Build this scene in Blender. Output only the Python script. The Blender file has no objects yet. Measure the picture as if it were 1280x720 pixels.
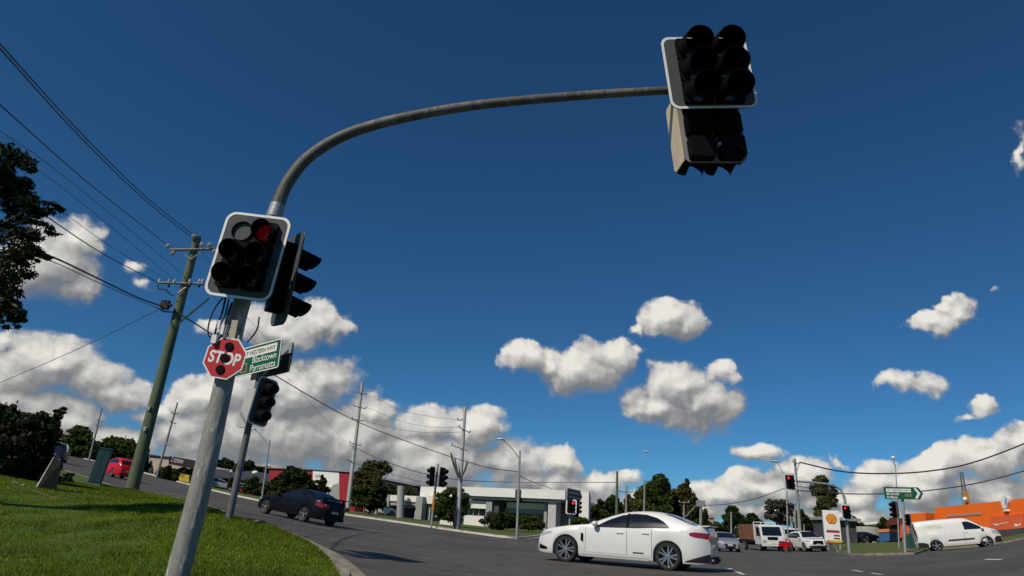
import bpy, math, random
import numpy as np
from mathutils import Vector, Matrix

random.seed(7); rng = np.random.default_rng(11)
SC = bpy.context.scene
COL = SC.collection
rad = math.radians

# ------------------------------------------------------------------ camera geometry and image-pixel helpers
F = 834.0; ROLL = rad(3.44); CH = 1.0
PITCH = math.atan((656 - 360) / F * math.cos(ROLL))
_r0 = np.array([1., 0, 0]); FW = np.array([0, math.cos(PITCH), math.sin(PITCH)]); _u0 = np.cross(_r0, FW)
RT = math.cos(ROLL) * _r0 + math.sin(ROLL) * _u0
UP = -math.sin(ROLL) * _r0 + math.cos(ROLL) * _u0
CAM = np.array([0, 0, CH])

def ray(px, py): return RT * (px - 640) / F + UP * (360 - py) / F + FW
def proj(p):
    d = np.asarray(p, float) - CAM; z = d @ FW
    return 640 + F * (d @ RT) / z, 360 - F * (d @ UP) / z
def P(px, py, Y):
    d = ray(px, py); return CAM + d / d[1] * Y

def terr0(X, Y):  # ground raised at both sides to imitate the barrel curve of a lens
    Yc = max(Y, 4.); u = max(-1, min(1, X / Yc)); Ye = min(Yc, 150) + .15 * max(0, Yc - 150)
    d = .126 * abs(u) ** 1.5 if u < 0 else .4 * max(0, u - .4) ** 2
    t = min(1, max(0, (Y - 4) / 16)); t = t * t * (3 - 2 * t)
    return Ye * d * t
# image pixels that the ground is warped to meet: (pixel, pixel, chosen distance, height of the spot above the road level)
WARP_SPOTS = [(75, 568, 150, 0), (112, 574, 135, .1), (200, 597, 105, 0), (260, 612, 86, 0), (330, 628, 74, 0), (440, 645, 66, 0),
         (520, 657, 62, 0), (600, 668, 57, 0), (640, 674, 53, 0), (331, 642, 34.4, 0), (378.5, 652.5, 32.7, 0), (708, 702, 20.5, 0),
         (836, 713.5, 19.2, 0), (147, 597.5, 54, 0), (1173, 688, 47.8, 0), (1235.5, 683.5, 46.6, 0), (1062, 691, 47, .1), (1131, 691, 43, .1),
         (1010, 692, 57, 0), (955, 691, 54, 0), (912, 690, 57, 0), (286, 646, 14.5, .14), (165, 611, 26, .14), (60, 613, 18, .14),
         (122, 607, 24, .14), (1070, 679, 85, .1), (1250, 676, 60, .1), (700, 664, 92, .1), (500, 646, 100, .1), (440, 720, 11, 0),
         (400, 690, 15, 0), (1240, 702, 25, 0), (1085, 716, 21, 0), (915, 714, 20, 0)]
_K = None; _SP = []
def _kern(a, b): return math.exp(-((a[0] - b[0]) / .16) ** 2 - ((a[1] - b[1]) / .38) ** 2)
def terr(X, Y):
    z = terr0(X, Y)
    if _K is None: return z
    Yc = max(Y, 4.); q = (max(-1.3, min(1.3, X / Yc)), math.log(min(Yc, 170.)))
    return z + sum(k * _kern(q, s) for k, s in zip(_K, _SP))
_A = []; _b = []
for (px, py, Y, h) in WARP_SPOTS:
    p = P(px, py, Y); _SP.append((p[0] / Y, math.log(Y))); _b.append(p[2] - h - terr0(p[0], Y))
_A = np.array([[_kern(a, b) for b in _SP] for a in _SP]); _K = list(np.linalg.solve(_A + .06 * np.eye(len(_SP)), np.array(_b)))

def base(px, Y, h=0):
    X = 0.
    for _ in range(25):
        X += (px - proj((X, Y, terr(X, Y) + h))[0]) / F * Y
    return np.array([X, Y, terr(X, Y) + h])
def G(px, py, h=0, far=200):
    d = ray(px, py); d = d / d[1]; t = 2.5
    while t < far:
        p = CAM + d * t
        if p[2] <= terr(p[0], p[1]) + h: break
        t *= 1.003
    return CAM + d * t

# ------------------------------------------------------------------ materials
MATS = {}
def mat(name, col, rough=.6, metal=0., var=.12, scale=2., bump=0., bscale=60., emit=0., coat=0., detail=6., spec=.5):
    if name in MATS: return MATS[name]
    m = bpy.data.materials.new(name); m.use_nodes = True; nt = m.node_tree; b = nt.nodes['Principled BSDF']
    b.inputs['Roughness'].default_value = rough; b.inputs['Metallic'].default_value = metal
    b.inputs['Coat Weight'].default_value = coat; b.inputs['Coat Roughness'].default_value = .05
    b.inputs['Specular IOR Level'].default_value = spec
    tc = nt.nodes.new('ShaderNodeTexCoord')
    if var:
        n = nt.nodes.new('ShaderNodeTexNoise'); n.inputs['Scale'].default_value = scale; n.inputs['Detail'].default_value = detail
        n.inputs['Roughness'].default_value = .65
        r = nt.nodes.new('ShaderNodeValToRGB')
        r.color_ramp.elements[0].position = .3; r.color_ramp.elements[1].position = .7
        r.color_ramp.elements[0].color = [c * (1 - var) for c in col] + [1]
        r.color_ramp.elements[1].color = [min(1, c * (1 + var)) for c in col] + [1]
        nt.links.new(tc.outputs['Object'], n.inputs['Vector']); nt.links.new(n.outputs['Fac'], r.inputs['Fac'])
        nt.links.new(r.outputs['Color'], b.inputs['Base Color'])
    else:
        b.inputs['Base Color'].default_value = list(col) + [1]
    if bump:
        n2 = nt.nodes.new('ShaderNodeTexNoise'); n2.inputs['Scale'].default_value = bscale; n2.inputs['Detail'].default_value = 8
        bp = nt.nodes.new('ShaderNodeBump'); bp.inputs['Strength'].default_value = bump; bp.inputs['Distance'].default_value = .02
        nt.links.new(tc.outputs['Object'], n2.inputs['Vector']); nt.links.new(n2.outputs['Fac'], bp.inputs['Height'])
        nt.links.new(bp.outputs['Normal'], b.inputs['Normal'])
    if emit:
        b.inputs['Emission Color'].default_value = list(col) + [1]; b.inputs['Emission Strength'].default_value = emit
    MATS[name] = m
    return m

def ramp2(nt, fac, c0, c1, p0=.3, p1=.7):
    r = nt.nodes.new('ShaderNodeValToRGB'); r.color_ramp.elements[0].position = p0; r.color_ramp.elements[1].position = p1
    r.color_ramp.elements[0].color = list(c0) + [1]; r.color_ramp.elements[1].color = list(c1) + [1]
    nt.links.new(fac, r.inputs['Fac']); return r.outputs['Color']
def mixc(nt, fac, a, b, mode='MIX'):
    m = nt.nodes.new('ShaderNodeMix'); m.data_type = 'RGBA'; m.blend_type = mode
    for s, v in ((m.inputs['Factor'], fac), (m.inputs['A'], a), (m.inputs['B'], b)):
        if isinstance(v, (int, float)): s.default_value = v
        elif isinstance(v, (tuple, list)): s.default_value = list(v) + [1] if len(v) == 3 else v
        else: nt.links.new(v, s)
    return m.outputs['Result']
def noise(nt, vec, scale, detail=6, rough=.6, dist=0.):
    n = nt.nodes.new('ShaderNodeTexNoise'); n.inputs['Scale'].default_value = scale; n.inputs['Detail'].default_value = detail
    n.inputs['Roughness'].default_value = rough; n.inputs['Distortion'].default_value = dist
    nt.links.new(vec, n.inputs['Vector']); return n.outputs['Fac']
def blank(name, rough=.8):
    m = bpy.data.materials.new(name); m.use_nodes = True; nt = m.node_tree; b = nt.nodes['Principled BSDF']
    b.inputs['Roughness'].default_value = rough
    tc = nt.nodes.new('ShaderNodeTexCoord'); MATS[name] = m
    return m, nt, b, tc.outputs['Object']
def setbump(nt, b, h, strength, dist=.02):
    bp = nt.nodes.new('ShaderNodeBump'); bp.inputs['Strength'].default_value = strength; bp.inputs['Distance'].default_value = dist
    nt.links.new(h, bp.inputs['Height']); nt.links.new(bp.outputs['Normal'], b.inputs['Normal'])

def make_asphalt():
    m, nt, b, v = blank('asphalt', .85)
    big = ramp2(nt, noise(nt, v, .18, 5, .6, .6), (.064, .059, .053), (.100, .092, .082), .35, .68)
    mid = ramp2(nt, noise(nt, v, 1.3, 6), (.75, .75, .75), (1.2, 1.2, 1.2))
    c = mixc(nt, 1., big, mid, 'MULTIPLY')
    fine = ramp2(nt, noise(nt, v, 90, 3), (.6, .6, .6), (1.45, 1.42, 1.4), .35, .7)
    c = mixc(nt, 1., c, fine, 'MULTIPLY')
    # tyre-polished wheel tracks and cracks that follow their own wandering lines
    vo = nt.nodes.new('ShaderNodeTexVoronoi'); vo.feature = 'DISTANCE_TO_EDGE'; vo.inputs['Scale'].default_value = .16
    dv = nt.nodes.new('ShaderNodeVectorMath'); dv.operation = 'ADD'
    nn = nt.nodes.new('ShaderNodeTexNoise'); nn.inputs['Scale'].default_value = .9; nt.links.new(v, nn.inputs['Vector'])
    sc = nt.nodes.new('ShaderNodeVectorMath'); sc.operation = 'SCALE'; sc.inputs['Scale'].default_value = 2.5
    nt.links.new(nn.outputs['Color'], sc.inputs[0]); nt.links.new(v, dv.inputs[0]); nt.links.new(sc.outputs[0], dv.inputs[1])
    nt.links.new(dv.outputs[0], vo.inputs['Vector'])
    crack = ramp2(nt, vo.outputs['Distance'], (.45, .45, .45), (1, 1, 1), 0.002, .009)
    c = mixc(nt, 1., c, crack, 'MULTIPLY')
    nt.links.new(c, b.inputs['Base Color']); setbump(nt, b, noise(nt, v, 110, 3), .5, .008)
    return m
def make_grassground(name, dry, lush, soil):
    m, nt, b, v = blank(name, .95)
    a = ramp2(nt, noise(nt, v, .35, 6, .7), dry, lush, .4, .62)
    f = ramp2(nt, noise(nt, v, 14, 5, .7), (.45, .45, .45), (1.5, 1.5, 1.4), .3, .72)
    c = mixc(nt, 1., a, f, 'MULTIPLY')
    s = ramp2(nt, noise(nt, v, 1.1, 6, .75), (0, 0, 0), (1, 1, 1), .66, .74)
    c = mixc(nt, s, c, soil)
    nt.links.new(c, b.inputs['Base Color']); setbump(nt, b, noise(nt, v, 25, 6, .7), 1., .06)
    return m
def make_leaf(name, dark, light, trans=.25):
    m, nt, b, v = blank(name, .55)
    g = nt.nodes.new('ShaderNodeNewGeometry')
    b.inputs['Specular IOR Level'].default_value = .2; b.inputs['Roughness'].default_value = .7
    c = ramp2(nt, g.outputs['Random Per Island'], dark, light, 0., 1.)
    big = ramp2(nt, noise(nt, v, .6, 3), (.65, .65, .65), (1.3, 1.25, 1.1), .35, .65)
    c = mixc(nt, 1., c, big, 'MULTIPLY')
    nt.links.new(c, b.inputs['Base Color'])
    tr = nt.nodes.new('ShaderNodeBsdfTranslucent'); nt.links.new(c, tr.inputs['Color'])
    mx = nt.nodes.new('ShaderNodeMixShader'); mx.inputs['Fac'].default_value = trans
    out = nt.nodes['Material Output']
    nt.links.new(b.outputs[0], mx.inputs[1]); nt.links.new(tr.outputs[0], mx.inputs[2]); nt.links.new(mx.outputs[0], out.inputs['Surface'])
    return m
def make_weathered(name, paint, under, rough=.6):
    m, nt, b, v = blank(name, rough)
    mp = nt.nodes.new('ShaderNodeMapping'); mp.inputs['Scale'].default_value = (9, 9, 2.2); nt.links.new(v, mp.inputs['Vector'])
    base_c = ramp2(nt, noise(nt, mp.outputs[0], 1.4, 6, .7), [c * .8 for c in paint], [c * 1.15 for c in paint])
    fl = ramp2(nt, noise(nt, mp.outputs[0], .42, 9, .72, .8), (0, 0, 0), (1, 1, 1), .52, .545)
    c = mixc(nt, fl, base_c, under)
    st = ramp2(nt, noise(nt, mp.outputs[0], 6, 8, .75), (.72, .7, .66), (1.05, 1.05, 1.05), .35, .6)
    c = mixc(nt, 1., c, st, 'MULTIPLY')
    nt.links.new(c, b.inputs['Base Color']); setbump(nt, b, fl, .5, .006)
    return m
def make_timber(name, col):
    m, nt, b, v = blank(name, .9)
    mp = nt.nodes.new('ShaderNodeMapping'); mp.inputs['Scale'].default_value = (14, 14, .7); nt.links.new(v, mp.inputs['Vector'])
    n = noise(nt, mp.outputs[0], 1.5, 8, .7)
    c = ramp2(nt, n, [x * .55 for x in col], [x * 1.3 for x in col], .3, .7)
    nt.links.new(c, b.inputs['Base Color']); setbump(nt, b, n, .8, .02)
    return m
def make_roofing(name, col, sc=18.):
    m, nt, b, v = blank(name, .6)
    w = nt.nodes.new('ShaderNodeTexWave'); w.inputs['Scale'].default_value = sc; w.inputs['Distortion'].default_value = 0; nt.links.new(v, w.inputs['Vector'])
    c = ramp2(nt, noise(nt, v, .5, 5), [x * .85 for x in col], [x * 1.12 for x in col])
    nt.links.new(c, b.inputs['Base Color']); setbump(nt, b, w.outputs['Fac'], .4, .03)
    return m

ASPH = make_asphalt()
LAWN = make_grassground('lawn_turf', (.105, .145, .008), (.062, .145, .004), (.085, .065, .03))
VERGE = make_grassground('verge_turf', (.115, .125, .025), (.060, .115, .012), (.13, .105, .05))
BLADE = make_leaf('grass_blade', (.070, .140, .003), (.190, .260, .010), .35)
CONC = mat('concrete', (.23, .205, .17), .9, var=.48, scale=2.2, bump=.4, bscale=50)
CONC2 = mat('pale_concrete', (.46, .44, .39), .9, var=.2, scale=1.5, bump=.3)
WHITE_LINE = mat('road_paint', (.62, .60, .55), .7, var=.3, scale=3.5, detail=9)
STEEL = mat('galvanised_steel', (.34, .35, .355), .5, .35, .18, 6, .15, 30)
STEEL2 = mat('grey_paint_steel', (.24, .25, .26), .5, .2, .15, 3)
POLEMAT = make_weathered('weathered_pole_paint', (.27, .265, .245), (.52, .50, .45))
BLACK = mat('black_plastic', (.0025, .0025, .003), .7, 0, .2, 5, spec=.1)
BLACK2 = mat('black_rubber', (.012, .012, .012), .8, 0, .25, 8)
BOARDGREY = mat('matt_black_board', (.075, .075, .078), .7, 0, .2, 3, spec=.3)
BOARDBACK = mat('board_back_sheet', (.30, .29, .27), .5, .2, .2, 3)
SUNLIT_TAN = mat('sunlit_tan_sheet', (.74, .60, .42), .45, .1, .15, 2)
WHITEP = mat('white_reflective_sheet', (.80, .79, .75), .45, 0, .04, 8)
REDSIGN = mat('red_reflective_sheet', (.46, .004, .012), .5, 0, .12, 5)
GREENSIGN = mat('green_reflective_sheet', (.004, .095, .042), .45, 0, .1, 5)
LENS_RED = mat('lit_red_lens', (1., .02, .02), .3, 0, 0, emit=1.6)
LENS_RED_DIM = mat('lit_red_lens_dim', (.40, .006, .010), .3, 0, .35, 60, emit=.10)
LENS_OFF = mat('dark_lens', (.02, .018, .02), .2, 0, .1, 30)
GLASS = mat('dark_car_glass', (.008, .010, .013), .06, 0, 0, spec=.8)
GLASSB = mat('window_glass', (.02, .028, .035), .08, 0, .2, .7)
TYRE = mat('tyre_rubber', (.014, .014, .014), .85, 0, .2, 20, .2, 60)
ALLOY = mat('alloy_wheel', (.42, .42, .42), .3, .8, .1, 10)
CHROME = mat('polished_chrome', (.6, .6, .6), .12, 1, 0)
TAILRED = mat('tail_lamp_red', (.28, .008, .02), .15, 0, .1, 10, coat=1)
HEADL = mat('headlamp_clear', (.55, .57, .6), .1, .3, .1, 20, coat=1)
PLATE = mat('number_plate', (.65, .62, .5), .5, 0, .08, 10)
CARWHITE = mat('white_car_paint', (.72, .715, .69), .35, 0, .02, 2, coat=.8)
CARBLACK = mat('black_car_paint', (.003, .003, .005), .4, 0, .05, 2, coat=.2, spec=.2)
CARRED = mat('red_car_paint', (.55, .004, .010), .4, 0, .05, 2, coat=.25, spec=.3)
CARSILVER = mat('silver_car_paint', (.42, .43, .46), .35, .5, .05, 2, coat=.8)
CARBLUE = mat('dark_blue_car_paint', (.015, .02, .035), .3, 0, .05, 2, coat=.8)
TIMBERG = make_timber('green_treated_timber', (.105, .135, .075))
TIMBERY = make_timber('grey_weathered_timber', (.26, .255, .235))
ARMM = make_weathered('dark_weathered_steel', (.085, .082, .077), (.15, .14, .125))
CERAMIC = mat('porcelain', (.5, .46, .4), .25, 0, .15, 10)
WIREM = mat('wire_sheath', (.02, .021, .022), .6, 0, .1, 3)
WIREG = mat('bare_conductor', (.09, .095, .10), .5, .5, .1, 3)
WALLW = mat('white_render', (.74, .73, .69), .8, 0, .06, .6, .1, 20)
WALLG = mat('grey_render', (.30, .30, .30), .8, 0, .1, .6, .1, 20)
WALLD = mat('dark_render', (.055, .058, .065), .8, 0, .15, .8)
WALLC = mat('cream_brick', (.40, .34, .28), .9, 0, .12, 1.2, .2, 30)
WALLR = mat('red_cladding', (.30, .012, .018), .6, 0, .1, .6)
WALLM = mat('maroon_cladding', (.018, .006, .007), .7, 0, .15, .6)
ORANGE = mat('orange_cladding', (.90, .155, .008), .7, 0, .06, .4)
ORANGE2 = mat('orange_banner', (.74, .13, .045), .6, 0, .12, .8)
ROOFD = make_roofing('dark_steel_roof', (.05, .052, .058))
ROOFG = make_roofing('grey_steel_roof', (.32, .32, .32))
BARK = make_timber('bark', (.13, .105, .08))
BARKP = make_timber('pale_bark', (.34, .31, .26))
_e = BLADE.node_tree.nodes
for _n in _e:
    if _n.type == 'VALTORGB' and len(_n.color_ramp.elements) == 2 and _n.color_ramp.elements[1].position > .99:
        _n.color_ramp.elements[1].position = .86; _q = _n.color_ramp.elements.new(.93); _q.color = (.26, .21, .07, 1)
LF_DARK = make_leaf('leaf_dark', (.018, .033, .008), (.062, .086, .020), .25)
LF_MID = make_leaf('leaf_mid', (.035, .060, .012), (.095, .125, .026), .3)
LF_OLIVE = make_leaf('leaf_olive', (.060, .075, .024), (.15, .155, .058), .3)
LF_PINE = make_leaf('leaf_pine', (.008, .015, .005), (.036, .050, .014), .15)
LF_BROWN = make_leaf('leaf_brown', (.055, .052, .016), (.135, .12, .038), .3)
LF_GREY = make_leaf('leaf_grey', (.065, .058, .05), (.16, .145, .12), .2)
TEAL = mat('teal_cabinet_paint', (.012, .058, .075), .6, 0, .15, 3)

# ------------------------------------------------------------------ mesh builder
class MB:
    def __init__(s): s.v = []; s.f = []; s.mi = []
    def add(s, vs, fs, mi=0):
        o = len(s.v); s.v += [tuple(map(float, v)) for v in vs]; s.f += [tuple(i + o for i in f) for f in fs]; s.mi += [mi] * len(fs); return s
    def box(s, lo, hi, M=None, mi=0, bev=0.):
        x0, y0, z0 = lo; x1, y1, z1 = hi
        vs = [(x0, y0, z0), (x1, y0, z0), (x1, y1, z0), (x0, y1, z0), (x0, y0, z1), (x1, y0, z1), (x1, y1, z1), (x0, y1, z1)]
        if M is not None: vs = [M @ Vector(v) for v in vs]
        return s.add(vs, [(0, 3, 2, 1), (4, 5, 6, 7), (0, 1, 5, 4), (1, 2, 6, 5), (2, 3, 7, 6), (3, 0, 4, 7)], mi)
    def rbox(s, lo, hi, r, axis=1, n=5, M=None, mi=0):
        """box with rounded corners in the plane across 'axis'"""
        a, b = [i for i in range(3) if i != axis]
        poly = rrect(lo[a], lo[b], hi[a], hi[b], r, n)
        return s.prism(poly, axis, lo[axis], hi[axis], M, mi)
    def prism(s, poly, axis, d0, d1, M=None, mi=0):
        a, b = [i for i in range(3) if i != axis]; n = len(poly); vs = []
        for d in (d0, d1):
            for (p, q) in poly:
                v = [0, 0, 0]; v[a] = p; v[b] = q; v[axis] = d; vs.append(v)
        if M is not None: vs = [M @ Vector(v) for v in vs]
        fs = [(i, (i + 1) % n, n + (i + 1) % n, n + i) for i in range(n)] + [tuple(range(n))[::-1], tuple(range(n, 2 * n))]
        return s.add(vs, fs, mi)
    def tube(s, pts, rads, n=10, caps=True, mi=0):
        pts = [np.array(p, float) for p in pts]
        if not hasattr(rads, '__len__'): rads = [rads] * len(pts)
        rings = []; prev = None; N = len(pts)
        for i, p in enumerate(pts):
            t = pts[min(i + 1, N - 1)] - pts[max(i - 1, 0)]; t = t / (np.linalg.norm(t) + 1e-9)
            if prev is None:
                a = np.cross(t, [0, 0, 1.]);
                if np.linalg.norm(a) < .1: a = np.cross(t, [0, 1., 0])
            else: a = prev - t * (prev @ t)
            a = a / np.linalg.norm(a); prev = a; b = np.cross(t, a)
            rings.append([p + rads[i] * (math.cos(2 * math.pi * k / n) * a + math.sin(2 * math.pi * k / n) * b) for k in range(n)])
        vs = [v for r in rings for v in r]
        fs = [(i * n + k, i * n + (k + 1) % n, (i + 1) * n + (k + 1) % n, (i + 1) * n + k) for i in range(N - 1) for k in range(n)]
        if caps: fs += [tuple(range(n))[::-1], tuple(range((N - 1) * n, N * n))]
        return s.add(vs, fs, mi)
    def lathe(s, prof, axis_o, axis_d, n=24, mi=0):
        """prof: (distance along the axis, radius)"""
        d = np.array(axis_d, float); d /= np.linalg.norm(d); o = np.array(axis_o, float)
        a = np.cross(d, [0, 0, 1.]);
        if np.linalg.norm(a) < .1: a = np.cross(d, [1., 0, 0])
        a /= np.linalg.norm(a); b = np.cross(d, a); m = len(prof)
        vs = [o + d * t + r * (math.cos(2 * math.pi * k / n) * a + math.sin(2 * math.pi * k / n) * b) for (t, r) in prof for k in range(n)]
        fs = [(i * n + k, i * n + (k + 1) % n, (i + 1) * n + (k + 1) % n, (i + 1) * n + k) for i in range(m - 1) for k in range(n)]
        return s.add(vs, fs, mi)
    def ball(s, c, r, n=10, m=7, mi=0):
        if not hasattr(r, '__len__'): r = (r, r, r)
        vs = [(c[0] + r[0] * math.sin(math.pi * j / m) * math.cos(2 * math.pi * i / n), c[1] + r[1] * math.sin(math.pi * j / m) * math.sin(2 * math.pi * i / n), c[2] + r[2] * math.cos(math.pi * j / m)) for j in range(m + 1) for i in range(n)]
        fs = [(j * n + i, j * n + (i + 1) % n, (j + 1) * n + (i + 1) % n, (j + 1) * n + i) for j in range(m) for i in range(n)]
        return s.add(vs, fs, mi)
    def build(s, name, m, parent=None, smooth=False, world=False, mats=None, angle=40):
        vs = s.v
        if world and parent is not None:
            o = parent
            while o.parent: o = o.parent
            L = o.location; vs = [(a - L[0], b - L[1], c - L[2]) for a, b, c in vs]
        me = bpy.data.meshes.new(name); me.from_pydata(vs, [], s.f)
        for mm in ([m] if mats is None else mats): me.materials.append(mm)
        if any(s.mi): me.polygons.foreach_set('material_index', s.mi)
        if smooth:
            me.polygons.foreach_set('use_smooth', [True] * len(me.polygons))
            me.set_sharp_from_angle(angle=rad(angle))
        me.validate(); me.update()
        o = bpy.data.objects.new(name, me); COL.objects.link(o)
        if parent is not None: o.parent = parent
        return o

def rrect(x0, z0, x1, z1, r, n=5):
    out = []
    for (cx, cz, a0) in ((x1 - r, z1 - r, 0), (x0 + r, z1 - r, 90), (x0 + r, z0 + r, 180), (x1 - r, z0 + r, 270)):
        for k in range(n + 1):
            a = rad(a0 + 90 * k / n); out.append((cx + r * math.cos(a), cz + r * math.sin(a)))
    return out
def tag(o, label=None, cat=None, group=None, kind=None):
    if label: o['label'] = label
    if cat: o['category'] = cat
    if group: o['group'] = group
    if kind: o['kind'] = kind
    return o
def thing(name, label, cat, loc=(0, 0, 0), rot=None, group=None):
    o = bpy.data.objects.new(name, None); COL.objects.link(o); o.empty_display_size = .2
    o.location = [float(c) for c in loc]
    if rot is not None: o.rotation_euler = rot
    return tag(o, label, cat, group)
def text(s, size, m, parent, loc, rot=(math.pi / 2, 0, 0), name='lettering', sx=1., align='LEFT', bold=0., ext=.002):
    cu = bpy.data.curves.new('t', 'FONT'); cu.body = s; cu.size = size; cu.align_x = align; cu.extrude = ext; cu.offset = bold
    to = bpy.data.objects.new('t', cu); COL.objects.link(to)
    bpy.context.view_layer.update()
    me = bpy.data.meshes.new_from_object(to.evaluated_get(bpy.context.evaluated_depsgraph_get()))
    bpy.data.objects.remove(to); me.materials.clear(); me.materials.append(m); me.name = name
    o = bpy.data.objects.new(name, me); COL.objects.link(o); o.parent = parent; o.location = loc; o.rotation_euler = rot; o.scale = (sx, 1, 1)
    return o
def crv(pts, n=8):
    """Catmull-Rom through points"""
    pts = [np.array(p, float) for p in pts]; out = []
    q = [2 * pts[0] - pts[1]] + pts + [2 * pts[-1] - pts[-2]]
    for i in range(1, len(q) - 2):
        for k in range(n):
            t = k / n; a, b, c, d = q[i - 1], q[i], q[i + 1], q[i + 2]
            out.append(.5 * (2 * b + (c - a) * t + (2 * a - 5 * b + 4 * c - d) * t * t + (3 * b - a - 3 * c + d) * t ** 3))
    return out + [pts[-1]]

# ------------------------------------------------------------------ ground
def clip(poly, ax, val, keep_less):
    out = []; n = len(poly)
    for i in range(n):
        a = poly[i]; b = poly[(i + 1) % n]
        ia = (a[ax] <= val) if keep_less else (a[ax] >= val); ib = (b[ax] <= val) if keep_less else (b[ax] >= val)
        if ia: out.append(a)
        if ia != ib:
            t = (val - a[ax]) / (b[ax] - a[ax]); out.append((a[0] + t * (b[0] - a[0]), a[1] + t * (b[1] - a[1])))
    return out
def sheet(name, poly, zoff, m, xs, ys, kind='structure', zf=None):
    idx = {}; mb = MB()
    def vid(x, y):
        k = (round(x, 3), round(y, 3))
        if k not in idx:
            idx[k] = len(mb.v); mb.v.append((x, y, terr(x, y) + zoff + (zf(x, y) if zf else 0)))
        return idx[k]
    for j in range(len(ys) - 1):
        row = clip(clip(poly, 1, ys[j], False), 1, ys[j + 1], True) if len(poly) else []
        if len(row) < 3: continue
        mn = min(p[0] for p in row); mx = max(p[0] for p in row)
        for i in range(len(xs) - 1):
            if xs[i + 1] < mn or xs[i] > mx: continue
            c = clip(clip(row, 0, xs[i], False), 0, xs[i + 1], True)
            if len(c) < 3: continue
            f = []
            for p in c:
                k = vid(*p)
                if k not in f: f.append(k)
            if len(f) >= 3:
                ar = sum(mb.v[f[k]][0] * mb.v[f[(k + 1) % len(f)]][1] - mb.v[f[(k + 1) % len(f)]][0] * mb.v[f[k]][1] for k in range(len(f)))
                if abs(ar) > 1e-4: mb.f.append(tuple(f) if ar > 0 else tuple(f[::-1])); mb.mi.append(0)
    return tag(mb.build(name, m, smooth=True, angle=60), kind=kind)

def steps(segs):
    out = []
    for a, b, s in segs: out += list(np.arange(a, b, s))
    return [float(x) for x in out] + [segs[-1][1]]
XS = steps([(-6000, -1000, 1000), (-1000, -300, 100), (-300, -100, 20), (-100, -40, 5), (-40, 50, 2), (50, 120, 5), (120, 300, 20), (300, 1000, 100), (1000, 6000, 1000)])
YS = steps([(-200, -40, 40), (-40, 0, 10), (0, 80, 2), (80, 160, 5), (160, 300, 20), (300, 1000, 100), (1000, 8000, 1000)])
XF = steps([(-200, -60, 4), (-60, 60, 1.), (60, 160, 4)]); YF = steps([(-30, 0, 3), (0, 70, 1.), (70, 220, 4)])

pl = lambda L: [(float(p[0]), float(p[1])) for p in L]
# far kerb line: comes down the hill from the left, rounds the corner and runs away along the side road
FAR = [base(x, Y) for (x, Y) in ((60, 158), (75, 150), (112, 135), (200, 105), (260, 86), (330, 74), (440, 66), (520, 62), (575, 58.5), (600, 57), (625, 55), (640, 54.6), (655, 56), (672, 62), (690, 75), (712, 110), (722, 200))]
FARK = crv([(p[0], p[1], 0) for p in FAR], 6)
# near kerb of the lawn corner
LAWN_PX = [(150, 610.5), (165, 612), (250, 629), (286, 645.5), (312, 649), (345, 658.5), (385, 676), (405, 691), (417, 706), (423, 720)]
LAWNE = [G(x, y, .14) for (x, y) in LAWN_PX]

lawn_edge = pl(LAWNE)
far_left = pl([base(100, 31), base(60, 37), base(0, 47), base(-120, 62)])
LAWNPOLY = [(-60., -25.), (-1.5, -25.), (-1.55, 4.)] + lawn_edge[::-1] + far_left + [(-120., 62.), (-120., -25.)]
LAWNPOLY = LAWNPOLY[1:]
sheet('ground', [(-6000, -200), (6000, -200), (6000, 8000), (-6000, 8000)], -.12, VERGE, XS, YS)
road_poly = pl(FARK) + [(90., 200.), (140., 120.), (140., -28.), (-110., -28.), (-190., 60.), (-190., 160.)]
sheet('road', road_poly, 0., ASPH, XF, YF)
sheet('lawn', LAWNPOLY, .14, LAWN, XF, YF)
farverge = pl(FARK) + [(8., 200.)] + [(-200., 200.), (-200., 165.)]
sheet('verge', farverge, .12, VERGE, XF, YF)
RV = [base(x, Y) for (x, Y) in ((1034, 190), (1040, 110), (1046, 70), (1049, 56), (1056, 48), (1075, 44.2), (1131, 41.9), (1144, 42.6), (1151, 47), (1160, 52), (1250, 52), (1310, 51), (1420, 56))]
RVK = crv([(p[0], p[1], 0) for p in RV], 5)
rverge = pl(RVK) + [(150., 60.), (150., 200.)]
sheet('verge', rverge, .12, VERGE, XF, YF)

def kerb(path, wid, hgt, m, side, gut=.0):
    """a concrete kerb swept along a plan path; side = +1 puts its back to the left of the path"""
    mb = MB(); pts = [np.array(p[:2], float) for p in path]; prof = [(0., -.1), (0.02, hgt * .8), (.05, hgt), (wid, hgt), (wid, -.1)]
    if gut: prof = [(-gut, -.1), (-gut, .025), (-.005, .012)] + prof[1:]
    k = len(prof); N = len(pts)
    for i, p in enumerate(pts):
        t = pts[min(i + 1, N - 1)] - pts[max(i - 1, 0)]; t = t / np.linalg.norm(t); nrm = np.array([-t[1], t[0]]) * side
        z = terr(*p)
        for (o, h) in prof: mb.v.append((p[0] + nrm[0] * o, p[1] + nrm[1] * o, z + h))
    for i in range(N - 1):
        for j in range(k - 1): mb.f.append((i * k + j, (i + 1) * k + j, (i + 1) * k + j + 1, i * k + j + 1)); mb.mi.append(0)
    return tag(mb.build('kerb', m, smooth=True, angle=35), kind='structure')
near_path = crv([(-1.55, -20, 0), (-1.55, 2, 0), (-1.6, 6, 0)] + [(p[0], p[1], 0) for p in LAWNE[::-1][:7]] + [(p[0], p[1], 0) for p in LAWNE[:3][::-1]] + [(p[0], p[1], 0) for p in far_left], 8)
kerb([p + np.array([.17, .08, 0]) for p in near_path], .15, .155, CONC, 1, .30)
kerb(FARK, .22, .15, CONC2, 1, .3)
kerb(RVK, .16, .13, CONC, -1, .2)

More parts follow.
